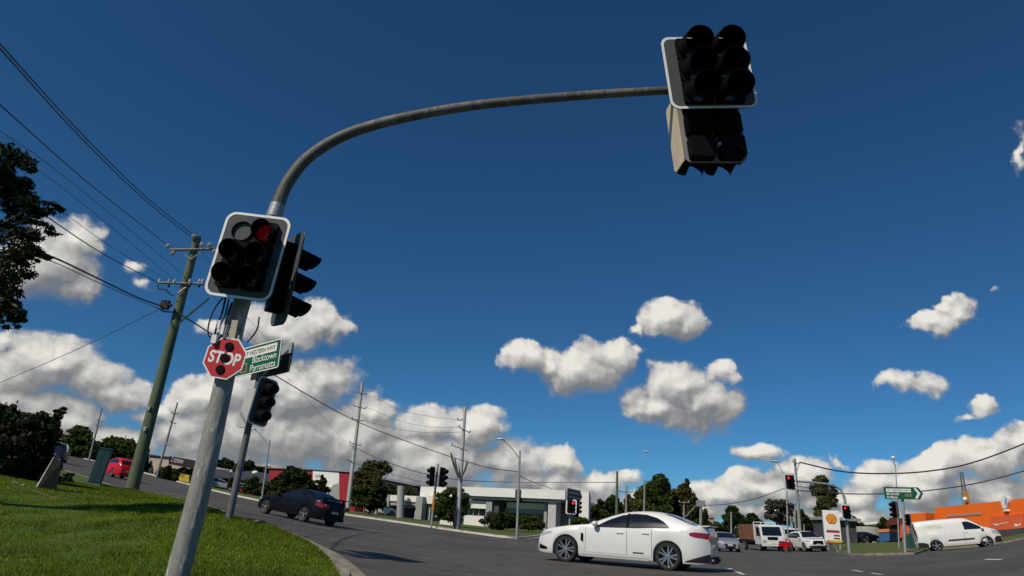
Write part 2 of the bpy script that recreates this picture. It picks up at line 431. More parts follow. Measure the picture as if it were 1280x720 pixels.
# painted lane marks
def stripe(p0, p1, wid=.13):
    mb = MB(); a = G(*p0); b = G(*p1); L = np.linalg.norm((b - a)[:2]); d = (b - a)[:2] / L; n = np.array([-d[1], d[0]]) * wid / 2; N = max(2, int(L / .7) + 1)
    for i in range(N + 1):
        q = a[:2] + d * L * i / N
        for sgn in (1, -1):
            w = q + n * sgn; mb.v.append((w[0], w[1], terr(*w) + .014))
    for i in range(N): mb.f.append((2 * i, 2 * i + 1, 2 * i + 3, 2 * i + 2)); mb.mi.append(0)
    o = mb.build('lane_marking', WHITE_LINE); tag(o, kind='structure'); return o
for s in (((447, 660), (494, 667)), ((354, 651), (415, 662)), ((292, 630), (317, 635)), ((204, 615), (234, 622)), ((1066, 713), (1078, 715.5)), ((1089, 717), (1103, 719)),
          ((911, 711), (918, 714)), ((921, 715.5), (929, 719)), ((1232, 699.5), (1252, 700)), ((150, 603), (168, 607)), ((520, 667), (560, 672))): stripe(*s)

# grass blades on the near lawn
def grass():
    pts = []; n = 0
    xs = rng.uniform(-14, -1.4, 1300000); ys = rng.uniform(3.5, 26, 1300000)
    poly = np.array(LAWNPOLY); ins = np.zeros(len(xs), bool); j = len(poly) - 1
    for i in range(len(poly)):
        xi, yi = poly[i]; xj, yj = poly[j]
        cnd = ((yi > ys) != (yj > ys)); t = (xj - xi) * (ys - yi) / (yj - yi + 1e-12) + xi
        ins ^= cnd & (xs < t); j = i
    dens = np.clip((8. / ys) ** 1.1, 0, 1) * .42
    view = (xs > -ys * .86 - .8)
    keep = ins & view & (rng.random(len(xs)) < dens); xs = xs[keep]; ys = ys[keep]; n = len(xs)
    # heights on a coarse lookup grid
    gx = np.arange(-15, 0, .5); gy = np.arange(3, 27, .5)
    gz = np.array([[terr(x, y) for x in gx] for y in gy])
    fx = (xs + 15) / .5; fy = (ys - 3) / .5; ix = fx.astype(int).clip(0, len(gx) - 2); iy = fy.astype(int).clip(0, len(gy) - 2); u = fx - ix; w = fy - iy
    zs = gz[iy, ix] * (1 - u) * (1 - w) + gz[iy, ix + 1] * u * (1 - w) + gz[iy + 1, ix] * (1 - u) * w + gz[iy + 1, ix + 1] * u * w + .138
    patch = .6 + .5 * np.sin(xs * 2.1 + np.sin(ys * 1.7) * 2) * np.sin(ys * 1.3 + 1) + .25 * np.sin(xs * 6.3 + ys * 4.1)
    h = (.032 + .035 * rng.random(n)) * np.clip(patch, .65, 1.35); wd = .004 + .0025 * ys / 8
    a = rng.uniform(0, 2 * np.pi, n); ln = h * rng.uniform(.2, .9, n); b = rng.uniform(0, 2 * np.pi, n)
    V = np.empty((n, 3, 3)); dx = np.cos(a) * wd; dy = np.sin(a) * wd
    V[:, 0] = np.stack([xs - dx, ys - dy, zs], 1); V[:, 1] = np.stack([xs + dx, ys + dy, zs], 1); V[:, 2] = np.stack([xs + np.cos(b) * ln, ys + np.sin(b) * ln, zs + h], 1)
    me = bpy.data.meshes.new('grass'); me.from_pydata([], [], [])
    me.vertices.add(3 * n); me.vertices.foreach_set('co', V.reshape(-1)); me.loops.add(3 * n); me.loops.foreach_set('vertex_index', np.arange(3 * n))
    me.polygons.add(n); me.polygons.foreach_set('loop_start', np.arange(0, 3 * n, 3)); me.update(); me.validate()
    me.materials.append(BLADE); o = bpy.data.objects.new('grass', me); COL.objects.link(o); tag(o, 'short green lawn grass covering the corner by the signal pole', 'grass', kind='stuff')
    print('blades', n)
grass()

# ------------------------------------------------------------------ traffic signals
def visor(mb, c, r, L, th0=140, n=22, drop=.2, skew=0.):
    x0, y0, z0 = c; vs = []; k = n + 1
    for (rr) in (r, r - .006):
        for st in range(2):
            for i in range(k):
                th = rad(-th0 + 2 * th0 * i / n); l = 0 if st == 0 else L * (1 - .42 * (abs(math.degrees(th)) / th0) ** 2.2)
                vs.append((x0 + rr * math.sin(th) + l * skew, y0 - l, z0 + rr * math.cos(th) - l * drop))
    fs = []
    for i in range(n):
        fs += [(i, i + 1, k + i + 1, k + i), (2 * k + i + 1, 2 * k + i, 3 * k + i, 3 * k + i + 1), (k + i, k + i + 1, 3 * k + i + 1, 3 * k + i)]
    fs += [(0, k, 3 * k, 2 * k), (n, 2 * k + n, 3 * k + n, k + n)]
    mb.add(vs, fs)
def signal(label, loc, yaw, roll, w, h, rows, cols, dia, dz, dx, lit=(), blank=(), vl=.26, border=True, group=None, depth=.17, bw=.035, dim=False, back=BOARDGREY, pitch=0, drop=.2, skew=0.):
    t = thing('traffic_signal', label, 'traffic light', loc, None, group)
    t.rotation_euler = (rad(pitch), rad(roll), rad(yaw)); t.rotation_mode = 'XYZ'
    mb = MB(); rr = min(.12, w * .22)
    mb.prism(rrect(-w / 2, -h / 2, w / 2, h / 2, rr), 1, 0, .012)
    bb = mb.build('target_board', None, t, mats=[BOARDGREY] if back is BOARDGREY else [BOARDGREY])
    if back is not BOARDGREY:
        m2 = MB(); m2.prism(rrect(-w / 2 + .002, -h / 2 + .002, w / 2 - .002, h / 2 - .002, rr), 1, .014, .018); m2.build('back_sheet', back, t)
    if border:
        o_ = rrect(-w / 2, -h / 2, w / 2, h / 2, rr); i_ = rrect(-w / 2 + bw, -h / 2 + bw, w / 2 - bw, h / 2 - bw, rr - bw * .7); n = len(o_); m3 = MB()
        m3.add([(x, -.004, z) for x, z in o_] + [(x, -.004, z) for x, z in i_], [(i, (i + 1) % n, n + (i + 1) % n, n + i) for i in range(n)]); m3.build('white_border', WHITEP, t)
    hs = MB()
    for r in range(rows):
        for c in range(cols):
            x = (c - (cols - 1) / 2) * dx; z = ((rows - 1) / 2 - r) * dz
            if (r, c) in blank:
                rg = MB(); R0 = dia * .62
                rg.lathe([(-.0, R0), (.03, R0), (.03, R0 - .012), (0, R0 - .012)], (x, -.001, z), (0, -1, 0), 28); rg.build('empty_aspect_ring', BLACK, t, True); continue
            s = dia * .6
            q = MB(); q.rbox((x - s, -.055, z - dz * .49), (x + s, -.004, z + dz * .49), .03, 1, 3); q.rbox((x - s * .93, .019, z - dz * .46), (x + s * .93, depth, z + dz * .46), .04, 1, 3)
            hq = q.build('lamp_housing', BLACK, t)
            le = MB(); R1 = dia * .5
            le.lathe([(0, R1), (.012, R1 * .85), (.02, R1 * .5), (.023, 0.001)], (x, -.056, z), (0, -1, 0), 20)
            le.build('lens', (LENS_RED_DIM if dim else LENS_RED) if (r, c) in lit else LENS_OFF, hq, True)
            v = MB(); visor(v, (x, -.05, z), dia * .58, vl, drop=drop, skew=skew); v.build('visor', BLACK, hq, True)
    for z in (h * .33, -h * .33):
        br = MB(); br.tube([(0, .02, z), (0, .2, z)], .025, 8); br.build('bracket', STEEL2, t)
    return t

# the signal pole with its curved mast arm over the road
MY = 7.6
shaft = [(222, 719.5), (253, 600), (280, 478), (299, 390), (325, 312), (345, 264)]
arm = [(351, 246), (361, 226), (384, 198), (420, 174), (460, 158.5), (520, 144), (600, 131), (700, 121.5), (780, 116), (840, 113)]
ptz = [P(x, y, MY) for x, y in shaft]
gz = terr(ptz[0][0], MY) + .1
foot = ptz[0] + (ptz[0] - ptz[1]) * ((gz - .06 - ptz[0][2]) / (ptz[0][2] - ptz[1][2]))
mast = thing('signal_mast', 'tall weathered grey signal pole with a curved mast arm reaching over the road', 'signal pole', (foot[0], foot[1], gz))
mb = MB(); sp = crv([foot] + ptz, 6); mb.tube(sp, list(np.linspace(.127, .086, len(sp))), 20); mb.build('pole', POLEMAT, mast, True, world=True)
mb = MB(); ap = crv([ptz[-1]] + [P(x, y, MY) for x, y in arm], 6); mb.tube(ap, list(np.linspace(.085, .056, len(ap))), 16); mb.build('mast_arm', ARMM, mast, True, world=True)
mb = MB(); j = ptz[-1]; d = (ap[1] - ap[0]); d = d / np.linalg.norm(d); mb.lathe([(-.09, .087), (-.09, .096), (.09, .094), (.09, .084)], j, d, 18); mb.build('arm_collar', STEEL, mast, True, world=True)
mb = MB()
for z in (.12,): mb.lathe([(0, .2), (.03, .2), (.03, .13)], (foot[0], foot[1], gz - .03), (0, 0, 1), 16)
mb.build('base_flange', STEEL2, mast, world=True)
cab = MB(); Q = lambda x, y, d=-.16: P(x, y, MY + d)
for L, r in (([(279, 372), (270, 383), (263, 398), (260, 412), (262, 421), (270, 419), (276, 414)], .009), ([(282, 372), (278, 390), (272, 405), (268, 420), (266, 430), (270, 441)], .012),
             ([(286, 374), (282, 392), (276, 408), (279, 424), (286, 430)], .010), ([(324, 396), (322, 410), (316, 420), (309, 428)], .009), ([(290, 378), (284, 396), (280, 412), (274, 424)], .014)):
    cab.tube(crv([Q(*p) for p in L], 5), r, 7)
cab.build('cable', BLACK2, mast, True, world=True)
mb = MB()
for (x, y, a, b) in ((274, 406, .014, .05), (278.5, 412, .018, .06), (268, 424, .028, .05)):
    p = Q(x, y, -.2); mb.rbox((p[0] - a, p[1] - .02, p[2] - b), (p[0] + a, p[1] + .02, p[2] + b), .012, 1, 3)
mb.build('cable_clip', WHITEP, mast, world=True)
mb = MB(); p = Q(292, 412, -.17); mb.box((p[0] - .035, p[1] - .012, p[2] - .17), (p[0] + .035, p[1] + .012, p[2] + .11)); mb.box((p[0] - .07, p[1] + .012, p[2] - .18), (p[0] + .075, p[1] + .03, p[2] - .06)); mb.build('sign_bracket', mat('cream_strap', (.42, .38, .28), .6), mast, world=True)

signal('six lamp traffic light on the leaning pole above the stop sign, one lamp lit red', P(310.5, 319.5, 7.28), -3, 5, .80, 1.06, 3, 2, .205, .285, .30, lit={(0, 1)}, blank={(0, 0)}, vl=.30, dim=True, bw=.030, skew=.22)
signal('dark white bordered six lamp traffic light at the tip of the long mast arm', P(886, 90, 7.3), 2.4, -6.6, 1.17, 1.12, 3, 2, .315, .335, .42, vl=.40, bw=.035, drop=.34)
ab = signal('traffic light at the end of the mast arm turned away, its board back half sunlit', P(888, 161, 7.66), 184, 6, .88, 1.04, 3, 2, .30, .345, .40, vl=.46, bw=.035, back=BOARDBACK)
mb = MB(); mb.prism([(.02, -.50), (.02, .50), (-.30, .50), (-.34, .46), (-.34, -.44), (-.28, -.50)], 0, .432, .446); mb.build('side_shroud', SUNLIT_TAN, ab)  # bright tan puts the warm sunlight on this side into the colour
signal('black traffic light facing right from the back of the leaning pole, seen from its side', P(360, 349, 7.95), 128, -7, .56, 1.2, 3, 1, .22, .31, .3, vl=.30, back=BOARDGREY, bw=.03)
mb = MB()
mb.tube([P(835, 113, MY), P(886, 110, MY)], .05, 12); mb.build('arm_tip', ARMM, mast, True, world=True)
mb = MB()
for x in (862, 905):
    a = P(x, 112, MY); mb.tube([a + np.array([0, -.22, .35]), a + np.array([0, -.1, .3]), a + np.array([0, .5, .1]), a + np.array([0, .62, -.1])], .028, 8)
mb.build('signal_bracket', STEEL2, mast, True, world=True)
# dry leaves dropped on the lawn
mb = MB()
for k in range(70):
    y = random.uniform(4.5, 13); x = random.uniform(-.75 * y, -2.2)
    z = terr(x, y) + .175; s = random.uniform(.012, .03); a = random.uniform(0, 6.3); c_, s_ = math.cos(a) * s, math.sin(a) * s
    mb.add([(x - c_, y - s_, z), (x + s_ * .5, y - c_ * .5, z + .012), (x + c_, y + s_, z + .006), (x - s_ * .5, y + c_ * .5, z + .014)], [(0, 1, 2, 3)])
tag(mb.build('leaf_litter', mat('dry_leaf', (.30, .20, .07), .8, var=.4, scale=3)), 'scattered dry fallen leaves on the lawn', 'leaves', kind='stuff')

# stop sign
st = thing('stop_sign', 'red octagonal STOP sign with three black discs, strapped to the leaning signal pole', 'stop sign', P(281, 447.5, 7.42))
st.rotation_euler = (0, rad(7), rad(-4))
R8 = .255; oc = lambda r: [(r * math.cos(rad(22.5 + 45 * k)), r * math.sin(rad(22.5 + 45 * k))) for k in range(8)]
mb = MB(); mb.prism(oc(R8), 1, 0, .006); mb.build('white_border', WHITEP, st)
mb = MB(); mb.prism(oc(R8 * .93), 1, -.003, -.0005); mb.build('red_face', REDSIGN, st)
text('STOP', .19, WHITEP, st, (0, -.004, -.066), sx=.82, align='CENTER', bold=.005)
for z, x in ((.135, .012), (0, .002), (-.135, -.006)):
    mb = MB(); mb.lathe([(.0, .052), (.012, .05), (.014, .03), (.014, .001)], (x, -.006, z), (0, -1, 0), 18); mb.build('black_disc', BLACK, st, True)

# second signal post with its street sign
B2 = base(286, 14.5, .14); T2 = P(331, 440, 14.5)
post = thing('signal_post', 'slim grey signal post standing on the lawn edge behind the leaning pole', 'signal pole', B2)
mb = MB(); mb.tube([B2 + np.array([0, 0, -.1]), (B2 + T2) / 2, T2], [.075, .07, .065], 12); mb.build('post', mat('dull_grey_post', (.13, .135, .14), .6, .2, .2, 4), post, True, world=True)
mb = MB(); c = P(309, 510, 14.42); mb.box((c[0] - .09, c[1] - .08, c[2] - .42), (c[0] + .1, c[1] + .1, c[2] + .42), Matrix.Translation(Vector(c)) @ Matrix.Rotation(rad(6), 4, 'Y') @ Matrix.Translation(-Vector(c))); mb.build('control_box', mat('pale_box_paint', (.58, .57, .54), .5), post, world=True)
signal('black three lamp traffic light on the slim post below the green highway sign', P(329, 502, 14.2), 52, 7, .48, 1.02, 3, 1, .2, .29, .3, vl=.27, bw=.022, border=True)
gs = thing('street_sign', 'green street sign reading GT WESTERN HWY, Blacktown, Parramatta behind the stop sign', 'road sign', P(317, 449, 14.35))
gs.rotation_euler = (0, rad(-3.5), rad(-37))
W, H = 1.86, .64
mb = MB(); mb.prism(rrect(-W / 2, -H / 2, W / 2, H / 2, .05), 1, 0, .02); mb.build('white_edge', WHITEP, gs)
mb = MB(); mb.prism(rrect(-W / 2 + .025, -H / 2 + .025, W / 2 - .025, H / 2 - .025, .035), 1, -.004, -.001); mb.build('green_face', GREENSIGN, gs)
mb = MB(); mb.prism(rrect(-.82, .06, .80, .245, .02), 1, -.008, -.005); mb.build('name_panel', WHITEP, gs)
text('GT WESTERN HWY', .15, mat('sign_black', (.01, .01, .01), .6, 0, 0), gs, (.76, -.010, .10), align='RIGHT', sx=.86, bold=0.)
text('Blacktown', .215, WHITEP, gs, (.83, -.007, -.095), align='RIGHT', sx=.95, bold=0.)
text('Parramatta', .215, WHITEP, gs, (.83, -.007, -.275), align='RIGHT', sx=.95, bold=0.)
mb = MB(); mb.prism(rrect(-.44, -.25, -.21, -.05, .02), 1, -.007, -.005); mb.build('shield_edge', mat('shield_gold', (.45, .36, .08), .5), gs)
mb = MB(); mb.prism(rrect(-.42, -.23, -.23, -.07, .02), 1, -.010, -.0075); mb.build('shield_face', mat('shield_brown', (.07, .05, .02), .5), gs)
g2 = thing('street_sign', 'second street sign seen from behind, dark with a pale top rail, past the green sign', 'road sign', P(338.5, 454, 14.75))
g2.rotation_euler = (0, rad(1.8), rad(-50)); W, H = 2.2, .60
mb = MB(); mb.prism(rrect(-W / 2, -H / 2, W / 2, H / 2, .05), 1, 0, .02); mb.build('sign_panel', BLACK2, g2)
mb = MB(); mb.box((-W / 2 + .1, -.04, .1), (W / 2 + .02, -.002, H / 2 + .02)); mb.build('top_rail', mat('rail_aluminium', (.42, .42, .40), .45, .3), g2)

# ------------------------------------------------------------------ poles, street lamps, wires
def insulator(p, m=CERAMIC, r=.07, parent=None):
    mb = MB(); mb.lathe([(-.12, .02), (-.06, .02), (-.05, r * .8), (.0, r), (.03, r * .7), (.05, r * .95), (.09, r * .6), (.11, .001)], p, (0, 0, 1), 10); mb.build('insulator', m, parent, True, world=True)
def pole_px(name, label, cat, pb, pt, Y, r0, r1, m, group=None, h=.1, Yt=None, part='shaft'):
    B = base(pb, Y, h); T = P(pt[0], pt[1], Yt or Y)
    t = thing(name, label, cat, B, None, group)
    mb = MB(); mb.tube([B + np.array([0, 0, -.2])] + [B + (T - B) * k for k in (.02, .25, .5, .75, 1)], [r0, r0, r0 + (r1 - r0) * .25, (r0 + r1) / 2, r0 + (r1 - r0) * .75, r1], 14)
    mb.build(part, m, t, True, world=True)
    return t, B, T
def bar(t, a, b, Ya, Yb, r, m, name):
    mb = MB(); pa = P(a[0], a[1], Ya); pb_ = P(b[0], b[1], Yb); mb.tube([pa, pb_], r, 4 if r > .04 else 6); return mb.build(name, m, t, world=True), pa, pb_

GY = 26.
gp, B, T = pole_px('power_pole', 'thick green timber power pole standing on the lawn beside the teal cabinet', 'power pole', 165, (247, 296), GY, .23, .15, TIMBERG, h=.14)
_, a, b = bar(gp, (212, 312.5), (269, 311.5), GY - .3, GY - .1, .06, TIMBERY, 'crossarm')
for (x, y) in ((210, 308), (216, 316.5), (262, 306.5), (268.5, 314.5)): insulator(P(x, y, GY - .25), CERAMIC, .11, gp)
for (x, y) in ((242, 296), (252.5, 306)): insulator(P(x, y, GY - .2), CERAMIC, .10, gp)
_, a, b = bar(gp, (197.5, 353.5), (254.5, 355), GY - .3, GY - .1, .05, TIMBERY, 'crossarm')
for x in (199, 211, 218, 237, 249, 253): insulator(P(x, 351.5, GY - .25), CERAMIC, .05, gp)
for x in (211, 237, 249):
    mb = MB(); p = P(x, 357, GY - .25); mb.ball(p, (.05, .05, .09)); mb.build('hanging_clamp', BLACK2, gp, True, world=True)
bar(gp, (231, 317), (237.5, 325), GY - .25, GY - .2, .028, STEEL, 'crossarm_brace'); bar(gp, (250.5, 316), (237.5, 325), GY - .25, GY - .2, .028, STEEL, 'crossarm_brace')
bar(gp, (223, 366), (233, 359), GY - .25, GY - .2, .028, STEEL, 'crossarm_brace')
bar(gp, (219, 408), (262, 372.5), GY - .2, GY - .8, .055, STEEL, 'steel_strut')
mb = MB(); p = P(207.5, 381, GY - .35); mb.box(p - [.16, .1, .18], p + [.12, .1, .17]); mb.box(p - [.2, .08, .05], p + [.22, .08, .04]); mb.build('junction_box', BLACK2, gp, world=True)
mb = MB(); mb.tube(crv([P(*q) for q in ((196, 384, GY - .3), (204, 389, GY - .35), (214, 390, GY - .3), (222, 390, GY - .2), (232, 397, GY - .3))], 5), .03, 6); mb.tube(crv([P(*q) for q in ((197, 356, GY - .3), (199, 361, GY - .3), (207, 362, GY - .4), (213, 368, GY - .3), (217, 369, GY - .3))], 5), .025, 6); mb.build('jumper_cable', BLACK2, gp, True, world=True)
mb = MB()
for (x, y) in ((181, 536), (186, 510)): p = P(x, y, GY - .25); mb.box(p - [.05, .02, .08], p + [.05, .02, .08])
mb.build('pole_tag', STEEL, gp, world=True)

def far_pole(label, pb, pt, Y, r, arms, m=None, group='tall power poles beyond the far kerb', lamp=None):
    t, B, T = pole_px('power_pole', label, 'power pole', pb, pt, Y, r, r * .6, m or TIMBERY, group)
    for (a, b) in arms:
        o, pa, pb2 = bar(t, a, b, Y - .25, Y - .15, .045 * max(1, Y / 70), STEEL2, 'crossarm')
        for p in (pa, pb2): insulator(p + np.array([0, 0, .12]), CERAMIC, .09, t)
    return t
p1 = far_pole('grey power pole with four crossarms behind the black sedan', 434, (453, 478), 76, .25, (((445, 490), (458, 493)), ((442, 507), (457, 511)), ((440, 523), (454, 526.5)), ((437, 553.5), (451, 557)), ((433, 575), (444, 577))), mat('pale_pole', (.42, .42, .40), .8, var=.15, scale=.8))
p2 = far_pole('tall grey power pole with forked cable ends beside the round tree', 571.5, (581.5, 509), 62, .22, (((572, 525), (577, 525.5)), ((574, 534), (587.5, 541)), ((564.5, 556), (584, 563.5))), mat('pale_pole', (.42, .42, .40)))
for pts in (((573, 598), (567, 580), (563.5, 566)), ((574, 597), (571, 588), (568.5, 573)), ((577, 597), (581, 588), (584.5, 577))):
    mb = MB(); mb.tube([P(pts[0][0], pts[0][1], 61.6), P(pts[1][0], pts[1][1], 61.5), P(pts[2][0], pts[2][1], 61.5)], [.05, .10, .07], 8); mb.build('cable_termination', mat('cable_end_grey', (.07, .07, .065), .7), p2, True, world=True)
mb = MB(); B = base(571.5, 62, .1); mb.tube([B, B + (P(581.5, 509, 62) - B) * .14], .30, 12); mb.build('base_sleeve', mat('sleeve_grey', (.17, .17, .19), .8), p2, True, world=True)
far_pole('grey power pole at the pale warehouse behind the leaning signal pole', 195.5, (222, 503), 92, .17, (((214, 516), (222.5, 517)), ((213, 527), (219.5, 530)), ((208, 556), (214, 556.5))))
far_pole('grey power pole on the far verge uphill of the teal cabinet', 111.5, (127.5, 510), 118, .18, (((121.5, 525), (128, 527.5)), ((120, 531), (126, 533))))
far_pole('small distant power pole among the trees uphill of the red hatchback', 152, (157.5, 544), 150, .16, (((155, 550), (159.5, 551)),))
far_pole('light grey pole rising out of the white car roof beside the round hedge', 770.5, (771.5, 589), 75, .2, (), TIMBERG, group='poles behind the white sedan')
far_pole('grey pole with a crossarm right of the pale pole behind the white sedan', 783, (783, 607), 95, .2, (((774, 614.5), (791, 615)),), group='poles behind the white sedan')
far_pole('thin bare pole in front of the tall dark conifers', 804.5, (806, 600), 80, .15, (), group='poles behind the white sedan')
far_pole('short pole with a wide crossarm in front of the second conifer', 855, (855, 627), 85, .16, (((849, 628), (861, 628.5)),), group='poles behind the white sedan')
t = far_pole('stout short pole with a slanted stay just above the boot of the white sedan', 876, (876, 627), 72, .2, (), group='poles behind the white sedan')
bar(t, (857, 646), (872, 630), 72.5, 72, .05, STEEL, 'stay'); mb = MB(); mb.box(P(872, 633, 71.8), P(880, 626, 72.3)); mb.build('transformer', STEEL, t, world=True)
far_pole('slim pole with a lamp head between the silver hatchback and the truck', 914, (914, 640), 78, .12, (), STEEL, group='poles behind the queued cars')
t = far_pole('tall timber power pole behind the queued white SUV', 1001.5, (993.5, 573), 64, .17, (((991, 577.5), (1000, 580)),), group='poles behind the queued cars')
bar(t, (999, 578), (996.5, 588), 63.8, 63.8, .05, STEEL, 'insulator_stack'); bar(t, (994, 610), (1003, 626), 63.8, 63.8, .035, STEEL, 'stay')
far_pole('bare grey pole left of the tall timber pole behind the truck', 995.5, (993.5, 632), 70, .10, (), group='poles behind the queued cars')
far_pole('thin white pole behind the cab of the truck', 988.5, (988.5, 645), 75, .09, (), STEEL, group='poles behind the queued cars')
far_pole('thin pole right of the tall timber pole behind the SUV', 1005, (1005, 655), 85, .12, (), group='poles behind the queued cars')
far_pole('slanting white pole among the dark trees left of the lawn', 3, (9, 521), 40, .1, (), STEEL, group='poles among the dark trees')

def street_lamp(label, pb, pt, head, Y, r=.09, h=.1, arm0=.9, hw=.22):
    t, B, T = pole_px('street_lamp', label, 'street lamp', pb, pt, Y, r * 1.2, r * .8, STEEL, None, h)
    s = B + (T - B) * arm0; H = P(head[0], head[1], Y - .2)
    mid = (s + H) / 2 + np.array([0, 0, .12 * np.linalg.norm(H - s) * .4])
    mb = MB(); mb.tube(crv([s, mid, H], 5), r * .42, 8); mb.build('lamp_arm', STEEL, t, True, world=True)
    mb = MB(); d = (H - mid); d[2] = 0; d = d / (np.linalg.norm(d) + 1e-6); mb.ball(H + d * hw * .6, (hw * abs(d[0]) + .12, hw * abs(d[1]) + .12, .09), 12, 8); mb.build('lamp_head', mat('lamp_shell', (.62, .63, .62), .35, .2, .1, 4), t, True, world=True)
    return t
street_lamp('street lamp with an arm to the left on the far verge before the white building', 646, (650, 563), (628, 549), 53, .085)
street_lamp('street lamp on the far verge in front of the red warehouse', 327, (337.5, 550), (318, 536), 78, .09)
t, B, T = pole_px('street_lamp', 'street lamp on a thin arm high above the dark conifers', 'street lamp', 779, (784.5, 606), 88, .08, .05, STEEL)
mb = MB(); mb.tube(crv([T, P(795, 585, 88), P(803, 567, 87.8)], 5), .022, 6); mb.build('lamp_arm', STEEL, t, True, world=True)
mb = MB(); mb.ball(P(808, 564.5, 87.6), (.42, .2, .12)); mb.build('lamp_head', mat('lamp_shell', (.62, .63, .62)), t, True, world=True)
street_lamp('street lamp with a curved arm left of the tall timber pole', 985, (983, 592), (971, 577), 66, .07, hw=.4)
t, B, T = pole_px('camera_pole', 'slender pole with a white traffic camera above the green arrow sign', 'camera pole', 1124, (1119.5, 584), 58, .06, .04, STEEL)
mb = MB(); mb.ball(P(1116.5, 572, 58), (.17, .13, .13)); mb.build('camera_head', WHITEP, t, True, world=True)
mb = MB(); mb.tube(crv([T, P(1117.5, 578, 58), P(1117, 572, 58)], 4), .05, 6); mb.build('camera_arm', STEEL, t, True, world=True)

def wire(label, pts, r=.018, m=None, n=10):
    mb = MB(); q = crv([P(*p) for p in pts], n); mb.tube(q, r, 5); o = mb.build('overhead_wire', m or WIREM, None, True)
    return tag(o, label, 'wire', 'overhead wires')
wire('upper of the twin wires sloping to the very top of the green pole', [(-25, 30, 9.5), (0, 55, 10.4), (100, 165, 15.5), (180, 244, 21), (242, 294, 26)], .016)
wire('lower of the twin wires sloping to the very top of the green pole', [(-25, 36, 9.2), (0, 61, 10.1), (100, 171, 15.3), (180, 249, 21), (240, 297, 26)], .016)
wire('single wire running to the left end of the upper crossarm of the green pole', [(-25, 108, 10), (0, 131, 10.8), (100, 220, 16), (160, 268, 21), (210, 307, 26)], .014)
wire('faint wire passing between the two crossarms on the left of the green pole', [(-25, 150, 11), (0, 164, 12), (60, 205, 15), (150, 277, 21), (226, 341, 27)], .009, WIREG)
wire('faint wire below it, ending behind the green pole above the lower crossarm', [(-25, 165, 11), (30, 200, 13), (110, 260, 18), (218, 350, 27)], .009, WIREG)
wire('wire crossing the bright cloud to the left tip of the lower crossarm', [(-20, 218, 12), (60, 272, 16), (130, 318, 20.5), (197, 353, 25.8)], .016)
wire('faint wire just above it, crossing the bright cloud to the lower crossarm', [(20, 232, 14), (75, 263, 17), (140, 309, 21), (211, 351, 25.8)], .008, WIREG)
wire('thick black service cable from the dark tree to the junction box of the green pole', [(-20, 296, 12), (62, 320, 16.5), (120, 347, 20), (170, 371, 23.5), (205, 384, 25.7)], .028)
wire('thin cable hanging just under the thick black service cable', [(-20, 308, 12), (62, 326, 16.5), (120, 352, 20), (203, 388, 25.7)], .012, WIREG)
wire('slack wire rising from the low left edge to the green pole', [(-20, 487, 30), (10, 474, 30), (80, 444, 29), (140, 416, 28), (200, 386, 26)], .014, WIREG)
wire('long black cable from the green pole down behind the signs to the street lamp', [(222, 391, 26), (262, 416, 30), (350, 473, 38), (440, 524, 50), (520, 556, 54), (600, 582, 54), (648, 590, 53)], .03)
wire('cable from the street lamp down to the roof of the white building', [(649, 594, 53), (660, 600, 60), (690, 611, 80)], .03)
wire('upper thin wire from the back of the green pole towards the second pole', [(250, 311, 26), (330, 420, 40), (440, 524, 75)], .008, WIREG)
wire('lower thin wire from the green pole crossarm falling towards the far poles', [(254, 356, 26), (340, 450, 42), (432, 553, 75)], .008, WIREG)
wire('cable from the lowest crossarm of the grey pole to the white building roof', [(437, 556, 76), (480, 576, 72), (540, 594, 66), (610, 602, 80), (771, 603, 75)], .035)
wire('wire under it between the grey pole and the forked pole', [(437, 577, 76), (480, 590, 72), (530, 603, 68), (572, 611, 62)], .022, WIREG)
wire('highest thin wire reaching the forked pole from the left', [(455, 490, 76), (500, 512, 72), (540, 521, 68), (577, 525, 62)], .016, WIREG)
wire('middle thin wire reaching the forked pole from the left', [(456, 508, 76), (500, 526, 72), (540, 534, 68), (575, 534, 62)], .016, WIREG)
wire('lowest thin wire reaching the forked pole from the left', [(453, 525, 76), (500, 537, 72), (540, 541, 68), (577, 540, 62)], .016, WIREG)
wire('heavy cable swinging from the tall timber pole to the upper right edge', [(1000, 578, 63.8), (1050, 589, 63), (1100, 592, 62), (1160, 589, 61), (1220, 577, 60), (1310, 543, 58)], .065)
wire('lower cable running right behind the green arrow sign', [(996, 613, 63.8), (1050, 617, 63), (1110, 617, 62), (1170, 612, 61), (1230, 602, 60), (1310, 580, 58)], .05)
wire('sagging wire from the short stout pole to the tall timber pole', [(877, 632, 72), (910, 630, 70), (945, 623, 67), (993, 606, 64)], .035, WIREG)
wire('short wire from the tall timber pole running behind the tall gum tree', [(997, 608, 64), (1020, 611, 75), (1060, 618, 95)], .03, WIREG)

# distant signals, posts and signs
def sig_post(label, pb, pt, Y, r=.07, m=None, group=None):
    return pole_px('signal_post', label, 'signal pole', pb, pt, Y, r, r, m or STEEL, group, .1)
tp, B, T = sig_post('signal post with a yellow lower sleeve before the round tree', 539, (547.5, 580), 60, .09)
mb = MB(); mb.tube([B + (T - B) * .25, B + (T - B) * .55], .125, 10); mb.build('yellow_sleeve', mat('sleeve_yellow', (.38, .20, .03), .6), tp, True, world=True)
signal('left of the pair of black traffic lights on the yellow sleeved post, its face away', P(540, 595.5, 59.6), -112, 3, .95, 1.62, 3, 1, .36, .5, .4, vl=.42, border=False)
signal('right of the pair of black traffic lights on the yellow sleeved post, lamps facing right', P(553, 596.5, 59.7), 62, 3, 1.0, 1.62, 3, 1, .36, .5, .4, vl=.45, border=False)
tp, B, T = sig_post('signal post behind the bonnet of the white sedan', 711.5, (713, 613), 50, .07)
